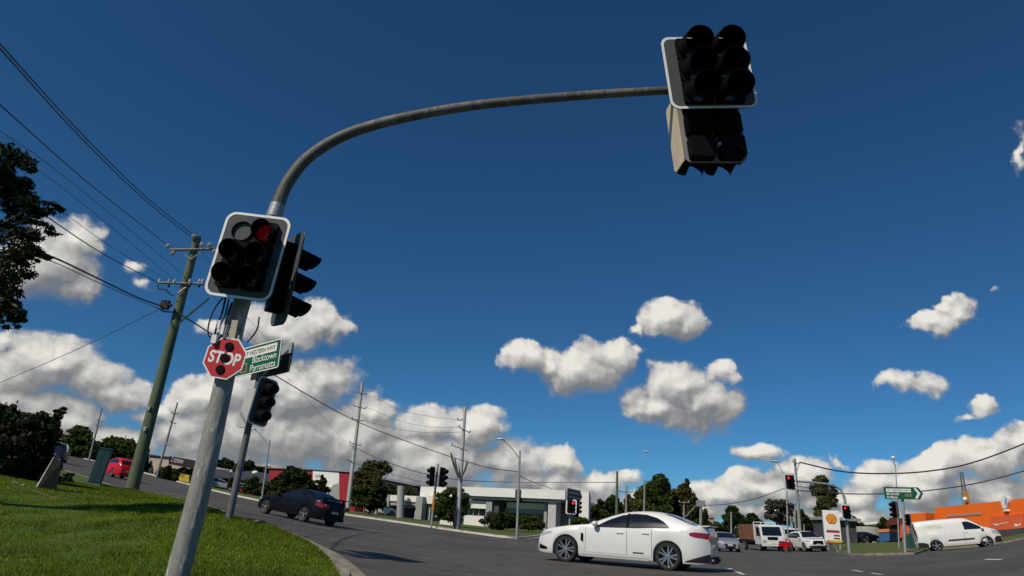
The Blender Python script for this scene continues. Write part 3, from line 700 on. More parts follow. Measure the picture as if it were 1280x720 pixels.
signal('small traffic light lit red above the bonnet of the white sedan', P(714, 633.5, 49.7), -8, 1, .76, 1.0, 3, 2, .20, .27, .25, lit={(0, 1)}, vl=.12, bw=.085)
signal('dark traffic light seen side on right of the red one above the white bonnet', P(723, 634, 50.2), 100, 0, .7, .95, 3, 1, .22, .29, .27, vl=.2, border=False)
signal('dark traffic light seen side on left of the red one above the white bonnet', P(706.5, 634.5, 50.2), -100, 0, .5, .9, 3, 1, .22, .29, .27, vl=.25, border=False)
sb = thing('street_sign', 'back of a grey street sign with an angled end above the small red traffic light', 'road sign', P(718.5, 619.5, 49.8)); sb.rotation_euler = (0, rad(4), rad(38))
mb = MB(); mb.prism([(-.72, -.42), (.5, -.42), (.75, 0), (.5, .42), (-.72, .42)], 1, 0, .03); mb.build('sign_panel', mat('sign_back_grey', (.10, .105, .12), .6, .2), sb)
mb = MB(); mb.box((-.78, -.03, -.42), (-.70, .05, .45)); mb.box((-.6, -.035, .1), (.5, -.005, .16)); mb.box((-.6, -.035, -.18), (.5, -.005, -.12)); mb.build('sign_frame', STEEL, sb)

# right-hand mast: pole, arm reaching left, two red signals
RY = 46.
B = base(1062, RY, .1); T = P(1056, 624, RY)
mr = thing('signal_mast', 'far signal pole with an arm curving left, beside the fuel price sign', 'signal pole', B)
mb = MB(); mb.tube([B - np.array([0, 0, .2]), T], [.115, .085], 12); mb.build('pole', STEEL, mr, True, world=True)
mb = MB(); mb.tube(crv([T] + [P(x, y, RY) for x, y in ((1053, 616), (1048, 610), (1038, 606), (1020, 603.5), (994, 601.5))], 6), [.085] * 6 + [.07] * 25, 10); mb.build('mast_arm', STEEL, mr, True, world=True)
signal('far overhead traffic light lit red at the end of the left reaching arm', P(987.5, 602.5, RY - .3), 10, -2, .92, 1.16, 3, 2, .20, .27, .25, lit={(0, 0)}, vl=.10, bw=.13)
signal('far traffic light lit red low on the pole beside the fuel price sign', P(1058, 640, RY - .3), 8, -2, .74, .98, 3, 2, .18, .25, .23, lit={(0, 0)}, vl=.10, bw=.085)
SY = 42.5
B = base(1131.5, SY, .1); T = P(1127.5, 610, SY)
sp_ = thing('signal_post', 'signal post on the right verge carrying the green arrow sign', 'signal pole', B)
mb = MB(); mb.tube([B - np.array([0, 0, .2]), T], [.085, .075], 12); mb.build('post', STEEL, sp_, True, world=True)
ar = thing('direction_sign', 'green arrow shaped road sign with a white chevron pointing right', 'road sign', P(1129.5, 616.5, SY - .2)); ar.rotation_euler = (0, rad(-1.5), rad(-16))
W, H = 2.15, .72
shape = lambda e: [(-W / 2 + e, -H / 2 + e), (W / 2 - .22 - e * .4, -H / 2 + e), (W / 2 - e * 1.2, 0), (W / 2 - .22 - e * .4, H / 2 - e), (-W / 2 + e, H / 2 - e)]
mb = MB(); mb.prism(shape(0), 1, 0, .03); mb.build('sign_edge', GREENSIGN, ar)
mb = MB(); mb.prism(shape(.02), 1, -.005, -.002); mb.build('green_face', GREENSIGN, ar)
mb = MB(); mb.box((-.95, -.012, .06), (.42, -.008, .26)); mb.build('name_panel', WHITEP, ar)
text('GT WESTERN HWY', .15, MATS['sign_black'], ar, (-.265, -.016, .11), align='CENTER', sx=.95)
text('Mt Druitt', .19, WHITEP, ar, (-.96, -.012, -.115), sx=.95, bold=.004); text('St Marys', .19, WHITEP, ar, (-.96, -.012, -.305), sx=.90, bold=.004)
mb = MB(); mb.box((.06, -.011, -.2), (.44, -.008, -.03)); mb.build('route_panel', mat('route_brownish', (.16, .17, .09), .6), ar)
mb = MB(); mb.prism([(.58, -.30), (.72, -.30), (.92, 0), (.72, .30), (.58, .30), (.77, 0)], 1, -.013, -.009); mb.build('white_chevron', WHITEP, ar)
signal('black traffic light seen side on under the green arrow sign', P(1118.5, 637, SY - .1), -78, 0, .5, 1.0, 3, 1, .22, .29, .27, vl=.28, border=False)
signal('tiny black traffic light before the orange store behind the white van', P(1135.5, 650, 60), -60, 0, .5, 1.0, 3, 1, .24, .3, .27, vl=.26, border=False)
sig_post('thin post of the tiny black traffic light by the orange store', 1138, (1136.5, 652), 60, .06)

# teal cabinet and stone block by the dark bush
B = base(117.5, 24, .13)
cb = thing('utility_cabinet', 'teal roadside utility cabinet on the lawn left of the green pole', 'cabinet', B, (0, rad(5), rad(20)))
mb = MB(); mb.rbox((-.19, -.14, .04), (.19, .14, 1.2), .03, 1); mb.build('body', TEAL, cb)
mb = MB(); mb.box((-.205, -.155, 1.2), (.205, .155, 1.25)); mb.build('roof_cap', TEAL, cb); mb = MB(); mb.box((-.175, -.15, .12), (-.006, -.142, 1.15)); mb.build('door', TEAL, cb); mb = MB(); mb.box((.006, -.15, .12), (.175, -.142, 1.15)); mb.build('door', TEAL, cb)
mb = MB(); mb.box((-.22, -.17, -.15), (.22, .17, .04)); mb.build('plinth', CONC, cb)
B = base(58, 18.2, .13)
sb = thing('stone_monument', 'dark wedge shaped stone block with one pale pitted face by the bush', 'stone block', B, (0, 0, rad(38)))
mb = MB(); mb.add([(-.42, -.3, -.1), (.34, -.3, -.1), (.34, .3, -.1), (-.42, .3, -.1), (-.05, -.1, .86), (.26, -.22, .74), (.26, .2, .72), (-.06, .06, .85)], [(0, 3, 2, 1), (4, 5, 6, 7), (1, 2, 6, 5), (2, 3, 7, 6), (0, 1, 5, 4)]); sb.scale = (.62, .7, .95); mb.build('block', mat('dark_stone', (.018, .017, .015), .95, var=.4, scale=6, bump=.6), sb)
mb = MB(); mb.add([(-.423, -.3, -.1), (-.423, .3, -.1), (-.063, .06, .85), (-.053, -.1, .86)], [(0, 3, 2, 1)]); mb.build('pale_face', mat('pitted_stone', (.40, .36, .30), .95, var=.5, scale=14, bump=.8, bscale=16), sb)
edge = MB(); ep = [G(x, y, .14) for x, y in ((18, 611), (45, 616), (62, 622), (72, 625))]; edge.tube(crv([p + np.array([0, 0, .02]) for p in ep], 4), .022, 6); tag(edge.build('garden_edging', mat('mulch_timber', (.10, .075, .05), .9), None, True), 'low pale edging stone along the mulched bed under the dark bush', 'edging')

# ------------------------------------------------------------------ vehicles
def lin(tab):
    xs = [p[0] for p in tab]; zs = [p[1] for p in tab]; o = np.argsort(xs); xs = np.array(xs)[o]; zs = np.array(zs)[o]
    return lambda x: float(np.interp(x, xs, zs))
def smoothtab(tab):
    tab = sorted(tab); q = crv([(p[0], 0, p[1]) for p in tab], 8); return lin([(p[0], p[2]) for p in q])
class Shell:
    def __init__(s, L, W, prof, belt, sill, axf, axr, wr, nose=.34, tail=.36, tumble=.45, zend=.24):
        s.L, s.W, s.wr, s.axf, s.axr, s.sill, s.tumble = L, W, wr, axf, axr, sill, tumble
        s.top = smoothtab(prof); s.belt = lin(belt); s.nose, s.tail, s.zend = nose, tail, zend
    def wl(s, x):
        w = s.W / 2; a = max(0, (x - (s.L / 2 - .8)) / .8); b = max(0, (-s.L / 2 + .7 - x) / .7)
        return w * (1 - s.nose * a ** 2.6 - s.tail * b ** 2.6)
    def low(s, x):
        z = s.sill
        for ax in (s.axf, s.axr):
            d = abs(x - ax); R = s.wr + .045
            if d < R: z = max(z, s.wr - .02 + math.sqrt(R * R - d * d) * .98)
        e = max(0, (abs(x) - (s.L / 2 - .35)) / .35); return z + .04 * e * e if z == s.sill else z
    def sect(s, x):
        zt = s.top(x); wl = s.wl(x); zl = min(s.low(x), zt - .1); zb = max(zl + .04, min(s.belt(x), zt - .045)); hg = zt - zb; k = max(.12, min(1, hg / .28))
        w1 = wl * .955; wr = w1 - s.tumble * max(0, hg - .05) - .01; H = zb - zl
        return [(wl * .80, zl + .0), (wl * .95, zl + .012), (wl * .985, zl + .09 * H + .01), (wl, zl + .45 * H), (wl * .992, zl + .75 * H), (wl * .975, zl + .92 * H), (w1, zb),
                ((w1 + wr) / 2 + .015 * k, zb + (hg - .1 * k) * .5), (wr + .012 * k, zt - .1 * k), (wr - .03 * k, zt - .045 * k), (wr - .13 * k, zt - .014 * k), (wr * .5, zt), (0, zt + .012)]
    def y(s, x, z):
        q = s.sect(x)[1:11]; return float(np.interp(z, [p[1] for p in q], [p[0] for p in q]))
    def ztop(s, x, y):
        q = s.sect(x)[8:][::-1]; return float(np.interp(abs(y), [p[0] for p in q], [p[1] for p in q]))
    def body(s):
        xs = set(np.linspace(-s.L / 2, s.L / 2, 74))
        for ax in (s.axf, s.axr): xs |= set(ax + (s.wr + .055) * np.sin(np.linspace(-1.57, 1.57, 25))) | {ax - s.wr - .06, ax + s.wr + .06}
        xs = sorted(xs); mb = MB(); ring = []
        for x in xs:
            q = s.sect(x); r = [(x, y, z) for y, z in q] + [(x, -y, z) for y, z in q[-2::-1]]; ring.append(r); mb.v += r
        n = len(ring[0])
        for i in range(len(xs) - 1):
            for j in range(n - 1): mb.f.append((i * n + j, (i + 1) * n + j, (i + 1) * n + j + 1, i * n + j + 1)); mb.mi.append(0)
            mb.f.append((i * n + n - 1, (i + 1) * n + n - 1, (i + 1) * n, i * n)); mb.mi.append(1)
        mb.f.append(tuple(range(n))); mb.mi.append(0); o = (len(xs) - 1) * n; mb.f.append(tuple(range(o, o + n))[::-1]); mb.mi.append(0)
        return mb
    def side(s, sg, x0, x1, lo, hi, off=.006, nx=26, nz=6):
        mb = MB(); lo = lin(lo); hi = lin(hi)
        for i in range(nx + 1):
            x = x0 + (x1 - x0) * i / nx
            for j in range(nz + 1):
                z = lo(x) + max(0.002, hi(x) - lo(x)) * j / nz; mb.v.append((x, sg * (s.y(x, z) + off), z))
        for i in range(nx):
            for j in range(nz):
                f = (i * (nz + 1) + j, (i + 1) * (nz + 1) + j, (i + 1) * (nz + 1) + j + 1, i * (nz + 1) + j + 1); mb.f.append(f if sg < 0 else f[::-1]); mb.mi.append(0)
        return mb
    def screen(s, x0, x1, inset=.075, off=.008, nx=16, ny=12):
        mb = MB()
        for i in range(nx + 1):
            x = x0 + (x1 - x0) * i / nx; q = s.sect(x); hw = max(.2, q[9][0] - inset + .03)
            e = .02; dz = (s.top(x + e) - s.top(x - e)) / (2 * e); nl = math.hypot(dz, 1)
            for j in range(ny + 1):
                y = -hw + 2 * hw * j / ny; mb.v.append((x - dz / nl * off, y, s.ztop(x, y) + off / nl))
        for i in range(nx):
            for j in range(ny): mb.f.append((i * (ny + 1) + j, (i + 1) * (ny + 1) + j, (i + 1) * (ny + 1) + j + 1, i * (ny + 1) + j + 1)); mb.mi.append(0)
        return mb
def wheel(root, x, y, r, w, sg, spokes=10, paired=True):
    t = MB(); t.lathe([(-w / 2, r * .76), (-w / 2, r * .94), (-w / 2 + .03, r), (w / 2 - .03, r), (w / 2, r * .94), (w / 2, r * .78), (w / 2 - .03, r * .76), (0.02, r * .75)], (x, y, r), (0, sg, 0), 32)
    wo = t.build('wheel', TYRE, root, True)
    m = MB(); m.lathe([(w / 2 - .005, r * .785), (w / 2 + .003, r * .765), (w / 2 - .02, r * .72), (-.02, r * .70)], (x, y, r), (0, sg, 0), 32)
    m.lathe([(w / 2 - .03, r * .17), (w / 2 - .012, r * .15), (w / 2 - .006, 0.001)], (x, y, r), (0, sg, 0), 16)
    for k in range(spokes):
        a = 2 * math.pi * k / spokes + (.09 if (paired and k % 2) else (-.09 if paired else 0)); M = Matrix.Translation((x, y, r)) @ Matrix.Rotation(a, 4, 'Y')
        hw = r * .05 if spokes > 6 else r * .085
        ya, yb = sorted((sg * (w / 2 - .045), sg * (w / 2 - .012))); m.box((-hw, ya, r * .1), (hw, yb, r * .735), M)
    m.build('rim', ALLOY, wo, True, angle=30)
    d = MB(); d.lathe([(-.02, r * .7), (-.015, r * .2), (-.01, .001)], (x, y, r), (0, sg, 0), 24); d.build('brake_disc', mat('brake_dark', (.03, .03, .03), .6, .3), wo, True)

def place_dir(px, Y, hd, h=0.):
    """ground point and yaw with the pitch of the road"""
    B = base(px, Y, h); d = np.array([math.cos(hd), math.sin(hd)])
    return B, orient(B, d, h)
def orient(B, d, h=0.):
    e = 1.2; f = np.array([d[0], d[1], (terr(B[0] + d[0] * e, B[1] + d[1] * e) - terr(B[0] - d[0] * e, B[1] - d[1] * e)) / (2 * e)]); f /= np.linalg.norm(f)
    l = np.array([-d[1], d[0]]); l = np.array([l[0], l[1], (terr(B[0] + l[0] * .8, B[1] + l[1] * .8) - terr(B[0] - l[0] * .8, B[1] - l[1] * .8)) / 1.6]); l = l - f * (l @ f); l /= np.linalg.norm(l); u = np.cross(f, l)
    return Matrix(((f[0], l[0], u[0]), (f[1], l[1], u[1]), (f[2], l[2], u[2]))).to_euler()

def make_car(name, label, cat, S, paint, B, rot, win, scr, rear, door=(), head=None, tail=None, group=None, spokes=10, paired=True, extra=None, mirror_x=None, grille=True, handles=(), tyw=.23, trim=BLACK):
    t = thing(name, label, cat, B, rot, group)
    S.body().build('body', None, t, True, mats=[paint, BLACK2], angle=38)
    for sg in (1, -1):
        for (x0, x1, lo, hi) in win: S.side(sg, x0, x1, lo, hi, .006).build('side_window', GLASS, t, True)
        for (x0, x1) in door:
            z = lambda x: S.belt(x) - .015
            S.side(sg, x0 + .012, x1 - .012, [(x0, S.sill + .13), (x1, S.sill + .13)], [(x0, z(x0)), (x1, z(x1))], .005, 14, 8).build('door', paint, t, True)
            for xs_ in (x0, x1):
                S.side(sg, xs_ - .004, xs_ + .004, [(xs_, S.sill + .13)], [(xs_, z(xs_))], .003, 2, 8).build('door_seam', BLACK, t)
        for (hx, hz) in handles:
            mb = MB(); y = S.y(hx, hz); a, b = sorted((sg * (y + .004), sg * (y + .035))); mb.rbox((hx - .1, a, hz - .018), (hx + .1, b, hz + .018), .015, 1, 3); mb.build('door_handle', paint, t)
        if head:
            S.side(sg, *head, .008, 10, 4).build('headlight', HEADL, t, True)
        if tail:
            S.side(sg, *tail, .008, 10, 4).build('tail_light', TAILRED, t, True)
        if mirror_x:
            zz = S.belt(mirror_x) + .03; y = S.y(mirror_x, zz); mb = MB(); mb.ball((mirror_x, sg * (y + .13), zz + .05), (.09, .12, .075), 12, 8); mb.tube([(mirror_x, sg * (y - .02), zz - .01), (mirror_x, sg * (y + .1), zz + .03)], .025, 6); mb.build('wing_mirror', paint, t, True)
        wheel(t, S.axf, sg * (S.W / 2 - tyw / 2 - .02), S.wr, tyw, sg, spokes, paired); wheel(t, S.axr, sg * (S.W / 2 - tyw / 2 - .02), S.wr, tyw, sg, spokes, paired)
    if scr: S.screen(*scr).build('windscreen', GLASS, t, True)
    if rear: S.screen(*rear).build('rear_window', GLASS, t, True)
    xf = S.L / 2; xr = -S.L / 2
    if grille:
        w = S.wl(xf) * .72; mb = MB(); z1 = S.top(xf) - .02; mb.box((xf - .02, -w, z1 - .17), (xf + .012, w, z1)); mb.box((xf - .02, -w * .9, .26), (xf + .014, w * .9, .38)); mb.build('grille', BLACK, t)
    mb = MB(); z = S.sill + .24; mb.box((xf, -.19, z), (xf + .02, .19, z + .11)); mb.build('number_plate', PLATE, t)
    mb = MB(); z = extra.get('plate_z', .55) if extra else .55; mb.box((xr - .02, -.19, z), (xr, .19, z + .11)); mb.build('number_plate', PLATE, t)
    return t

# --- white sedan
VF = dict(L=4.95, W=1.90, prof=[(2.475, .62), (2.44, .70), (2.30, .80), (2.0, .885), (1.5, .965), (1.05, 1.02), (.82, 1.055), (.4, 1.235), (.05, 1.355), (-.3, 1.43), (-.7, 1.465), (-1.1, 1.45), (-1.5, 1.375), (-1.85, 1.24), (-2.05, 1.155), (-2.2, 1.13), (-2.36, 1.125), (-2.44, 1.06), (-2.475, .88)],
          belt=[(2.475, .56), (2.3, .70), (1.5, .90), (.9, .965), (-.5, 1.0), (-1.5, 1.04), (-2.3, 1.04), (-2.475, .80)], sill=.19, axf=1.52, axr=-1.395, wr=.345)
def wheels_pose(pf, Yf, pr, Yr, S, near):
    """pose from where the two near-side tyres meet the road"""
    k = 1.
    for _ in range(30):
        a = base(pf, Yf * k); b = base(pr, Yr * k); k *= (S.axf - S.axr) / np.linalg.norm(a - b)
    d = (a - b)[:2]; d /= np.linalg.norm(d); l = np.array([-d[1], d[0]]); side = 1 if near == 'left' else -1
    m = (a + b)[:2] / 2 - d * (S.axf + S.axr) / 2 - l * side * (S.W / 2 - .14); B = np.array([m[0], m[1], terr(*m)])
    print(pf, 'k', k, Yf * k, Yr * k); return B, orient(B, d)
S = Shell(**VF); B, r = wheels_pose(708, 18.3, 836, 17.15, S, 'left')
winVF = [(-1.42, .60, [(-1.42, 1.075), (-.5, 1.02), (.6, .99)], [(-1.42, 1.10), (-1.3, 1.20), (-1.1, 1.295), (-.8, 1.365), (-.45, 1.375), (-.1, 1.315), (.25, 1.19), (.6, 1.01)])]
wc = make_car('sedan', 'white four door sedan crossing the junction on ten spoke silver wheels', 'car', S, CARWHITE, B, r, winVF, (.03, .80), (-1.98, -1.32), door=((-.28, .92), (-.97, -.28)), head=(1.98, 2.40, [(1.98, .74), (2.4, .64)], [(1.98, .80), (2.4, .735)]), tail=(-2.45, -1.98, [(-2.45, .83), (-2.1, .86), (-1.98, .90)], [(-2.45, .97), (-2.1, .985), (-1.98, .96)]),
              mirror_x=.62, handles=((-.08, .86), (-.80, .885)), extra=dict(plate_z=.72))
wc.scale = (1, 1, 1.02)
mb = MB(); mb.prism([(-2.16, 1.125), (-2.36, 1.13), (-2.48, 1.155), (-2.475, 1.175), (-2.34, 1.16), (-2.16, 1.15)], 1, -.72, .72); mb.build('boot_spoiler', CARWHITE, wc)
mb = MB(); mb.rbox((-2.483, -.5, .70), (-2.465, .5, .88), .06, 0); mb.build('boot_panel', mat('boot_shade_grey', (.42, .42, .42), .4, coat=.5), wc)  # grey paints in the shade on the white car's rear face
mb = MB(); mb.box((-2.49, -.62, .22), (-2.44, .62, .40)); mb.build('rear_diffuser', BLACK2, wc)
for y in (.55, -.55): mb = MB(); mb.lathe([(0, .045), (.05, .05), (.05, .038), (0, .036)], (-2.49, y, .31), (-1, 0, 0), 14); mb.build('exhaust_tip', CHROME, wc, True)
for y in (.62, -.62):
    mb = MB(); mb.rbox((-2.485, y - .12, .80), (-2.45, y + .12, .9), .03, 0); mb.build('tail_light', TAILRED, wc)
for sg in (1, -1):
    S.side(sg, .98, 1.06, [(.98, .56), (1.06, .60)], [(.98, .78), (1.06, .80)], .009, 3, 5).build('fender_vent', BLACK, wc)
    S.side(sg, -.75, -.45, [(-.75, .36), (-.45, .36)], [(-.75, .395), (-.45, .395)], .010, 3, 2).build('door_badge', mat('badge_dark', (.05, .05, .05), .4), wc)
    S.side(sg, -.9, 1.05, [(-.9, .195), (1.05, .195)], [(-.9, .27), (1.05, .27)], .02, 12, 2).build('side_skirt', CARWHITE, wc)
    S.side(sg, 2.1, 2.42, [(2.1, .30), (2.42, .30)], [(2.1, .36), (2.42, .44)], .008, 4, 3).build('bumper_intake', BLACK, wc)
    S.side(sg, -2.47, -1.85, [(-2.47, .25), (-1.95, .25), (-1.85, .25)], [(-2.47, .47), (-2.2, .38), (-1.85, .26)], .008, 8, 3).build('bumper_insert', BLACK2, wc)
# window pillars
for sg in (1, -1):
    S.side(sg, -.33, -.25, [(-.33, 1.01), (-.25, 1.01)], [(-.33, 1.38), (-.25, 1.36)], .009, 2, 5).build('door_pillar', BLACK, wc)
    S.side(sg, -1.45, .64, [(-1.45, 1.055), (-.5, 1.0), (.64, .97)], [(-1.45, 1.07), (-.5, 1.016), (.64, .986)], .011, 20, 1).build('window_strip', BLACK2, wc)

# --- black sedan
BF = dict(L=4.93, W=1.86, prof=[(2.465, .58), (2.42, .68), (2.2, .78), (1.6, .90), (1.0, .98), (.75, 1.02), (.3, 1.22), (-.1, 1.37), (-.5, 1.43), (-.95, 1.43), (-1.35, 1.34), (-1.75, 1.16), (-2.0, 1.09), (-2.3, 1.07), (-2.42, 1.0), (-2.465, .82)],
          belt=[(2.465, .54), (2.2, .70), (1.5, .85), (.9, .92), (-.5, .96), (-1.6, .99), (-2.3, .98), (-2.465, .74)], sill=.23, axf=1.5, axr=-1.38, wr=.33)
S = Shell(**BF); B, r = wheels_pose(331, 33.2, 378.5, 31.6, S, 'left')
winB = [(-1.42, .60, [(-1.42, 1.03), (.6, .95)], [(-1.42, 1.05), (-1.2, 1.22), (-.9, 1.32), (-.5, 1.34), (-.1, 1.28), (.25, 1.15), (.6, .97)])]
bc = make_car('sedan', 'black four door sedan with a boot spoiler driving away to the left', 'car', S, CARBLACK, B, r, winB, (-.0, .72), (-1.85, -1.22), door=((-.25, .92), (-.97, -.25)), head=(1.95, 2.36, [(1.95, .66), (2.36, .58)], [(1.95, .77), (2.36, .70)]), tail=(-2.42, -2.05, [(-2.42, .74), (-2.05, .80)], [(-2.42, .93), (-2.05, .93)]), mirror_x=.6, handles=((-.05, .82), (-.80, .84)), spokes=5, paired=False)
mb = MB(); mb.prism([(-2.10, 1.16), (-2.46, 1.20), (-2.48, 1.225), (-2.3, 1.225), (-2.10, 1.19)], 1, -.75, .75); mb.box((-2.3, -.6, 1.05), (-2.2, -.52, 1.18)); mb.box((-2.3, .52, 1.05), (-2.2, .6, 1.18)); mb.build('boot_spoiler', CARBLACK, bc)
for y in (.6, -.6):
    mb = MB(); mb.rbox((-2.485, y - .19, .74), (-2.45, y + .19, .92), .05, 0); tl = mb.build('tail_light', TAILRED, bc); mb = MB(); mb.ball((-2.487, y + .06, .86), (.02, .06, .05)); mb.build('reversing_lamp', mat('lamp_white', (.75, .6, .58), .2, coat=1), tl, True)
mb = MB(); mb.box((-2.49, -.62, .26), (-2.44, .62, .36)); mb.build('rear_diffuser', BLACK2, bc)

# --- hatchbacks, SUV
HB = dict(L=4.3, W=1.78, prof=[(2.15, .60), (2.1, .70), (1.9, .82), (1.35, .96), (1.05, 1.02), (.4, 1.33), (0, 1.44), (-.5, 1.475), (-1.1, 1.45), (-1.55, 1.36), (-1.85, 1.16), (-2.03, .98), (-2.1, .9), (-2.15, .62)],
          belt=[(2.15, .55), (1.9, .72), (1.2, .90), (-1, .98), (-1.7, 1.0), (-2.05, .85), (-2.15, .56)], sill=.22, axf=1.35, axr=-1.25, wr=.31)
winH = [(-1.62, .82, [(-1.62, 1.06), (.82, .96)], [(-1.62, 1.09), (-1.4, 1.24), (-1, 1.34), (-.4, 1.37), (0, 1.34), (.4, 1.21), (.82, .98)])]
def hatch(label, paint, B, r, **k):
    return make_car('hatchback', label, 'car', Shell(**HB), paint, B, r, winH, (.18, 1.02), (-1.97, -1.6), door=((-.15, .93), (-.86, -.15)), head=(1.7, 2.08, [(1.7, .68), (2.08, .6)], [(1.7, .82), (2.08, .74)]), tail=(-2.1, -1.78, [(-2.1, .8), (-1.78, .84)], [(-2.1, .9), (-1.78, 1.02)]), mirror_x=.85, handles=((.0, .84),), spokes=7, paired=False, **k)
B, r = place_dir(146, 54, math.atan2(.70, -.72)); hatch('bright red hatchback climbing the hill beside the green pole', CARRED, B, r)
B, r = place_dir(906, 58, math.atan2(-1, -.1)); hatch('silver hatchback waiting just behind the tail of the white sedan', CARSILVER, B, r)
SV = dict(L=4.55, W=1.86, prof=[(2.27, .78), (2.22, .90), (2.05, 1.0), (1.4, 1.10), (1.1, 1.15), (.5, 1.52), (.1, 1.66), (-.5, 1.70), (-1.4, 1.67), (-1.9, 1.55), (-2.1, 1.2), (-2.22, 1.05), (-2.27, .7)],
          belt=[(2.27, .70), (2.0, .88), (1.2, 1.03), (-1, 1.1), (-2, 1.1), (-2.27, .66)], sill=.30, axf=1.38, axr=-1.3, wr=.37)
winS = [(-1.85, .85, [(-1.85, 1.16), (.85, 1.08)], [(-1.85, 1.2), (-1.7, 1.45), (-.8, 1.57), (0, 1.54), (.4, 1.42), (.85, 1.1)])]
def suv(label, paint, B, r):
    t = make_car('suv', label, 'car', Shell(**SV), paint, B, r, winS, (.22, 1.06), (-2.05, -1.88), door=((-.15, .92), (-.85, -.15)), head=(1.8, 2.2, [(1.8, .84), (2.2, .80)], [(1.8, .97), (2.2, .92)]), tail=(-2.22, -1.95, [(-2.22, .9), (-1.95, .9)], [(-2.22, 1.1), (-1.95, 1.15)]), mirror_x=.88, spokes=7, paired=False)
    mb = MB(); mb.rbox((2.24, -.42, .70), (2.29, .42, .90), .05, 0); mb.build('upper_grille', BLACK, t); mb = MB(); mb.box((2.24, -.78, .36), (2.29, .78, .50)); mb.build('lower_intake', BLACK2, t); return t
B, r = place_dir(1010, 63, math.atan2(-1, .0)); suv('white SUV waiting at the far line right of the truck', CARWHITE, B, r)
B, r = place_dir(742, 44, math.atan2(.15, -1)); hatch('dark car half hidden behind the bonnet of the white sedan', CARBLACK, B, r)
B, r = place_dir(67, 66, math.atan2(.9, -.45), 0); suv('dark blue SUV going up the hill beside the dark bush', CARBLUE, B, r)
for px, Y, pt_, lab in ((318, 108, CARRED, 'red car parked before the low dark roofed building'), (303, 112, CARSILVER, 'silver car parked left of the red one by the dark roofed building'), (476, 96, CARWHITE, 'white car parked by the concrete column under the trees'), (468, 98, CARBLUE, 'dark car parked left of the white one under the trees'),
                        (1066, 92, CARBLUE, 'dark car parked behind the grass right of the fuel sign'), (1083, 96, CARBLACK, 'black car parked behind the grass left of the blue skip'), (1058, 97, CARSILVER, 'pale car parked behind the pole of the low red light'), (276, 116, CARSILVER, 'silver car parked behind the slim grey signal post')):
    B, r = place_dir(px, Y, rad(15), .1); hatch(lab, pt_, B, r, group='cars parked by the buildings')

# --- van
VN = dict(L=4.97, W=1.98, prof=[(2.485, .72), (2.45, .92), (2.25, 1.08), (1.85, 1.22), (1.55, 1.36), (1.05, 1.74), (.75, 1.90), (.3, 1.97), (-1, 1.99), (-2.2, 1.97), (-2.40, 1.93), (-2.46, 1.7), (-2.485, 1.0)],
          belt=[(2.485, .66), (2.2, .92), (1.6, 1.12), (.4, 1.15), (-2.3, 1.15), (-2.485, .9)], sill=.26, axf=1.55, axr=-1.38, wr=.34, tumble=.16, nose=.25, tail=.06)
S = Shell(**VN); B, r = wheels_pose(1235.5, 38.6, 1173, 39.6, S, 'right')
vn = make_car('van', 'white panel van with a plain side heading right past the orange store', 'van', S, CARWHITE, B, r, [(.50, 1.62, [(.5, 1.20), (1.62, 1.17)], [(.5, 1.70), (.8, 1.70), (1.05, 1.58), (1.62, 1.2)])], (.88, 1.72), None, door=((.42, 1.62), (-.75, .36)), head=(2.0, 2.42, [(2.0, .86), (2.42, .76)], [(2.0, 1.08), (2.42, .94)]), tail=(-2.47, -2.36, [(-2.47, .9), (-2.36, .9)], [(-2.47, 1.45), (-2.36, 1.45)]), mirror_x=1.5, handles=((.55, 1.02),), spokes=5, paired=False)
for sg in (1, -1):
    S.side(sg, -.62, .92, [(-.62, .56), (.92, .56)], [(-.62, .66), (.92, .66)], .02, 10, 2).build('rub_strip', BLACK2, vn)
    S.side(sg, 2.02, 2.47, [(2.02, .28), (2.47, .3)], [(2.02, .5), (2.2, .66), (2.47, .62)], .012, 6, 4).build('front_bumper', BLACK2, vn)
    S.side(sg, -2.47, -1.85, [(-2.47, .3), (-1.85, .28)], [(-2.47, .62), (-2.1, .6), (-1.85, .5)], .012, 6, 4).build('rear_bumper', BLACK2, vn)
    S.side(sg, -2.47, -2.40, [(-2.47, .7), (-2.4, .7)], [(-2.47, 1.8), (-2.4, 1.86)], .012, 2, 8).build('rear_edge', GLASS, vn)
    S.side(sg, -1.75, -.75, [(-1.75, 1.42), (-.75, 1.42)], [(-1.75, 1.66), (-.75, 1.66)], .006, 6, 2).build('side_decal', mat('pale_green_decal', (.55, .62, .50), .5, var=.25, scale=6), vn)

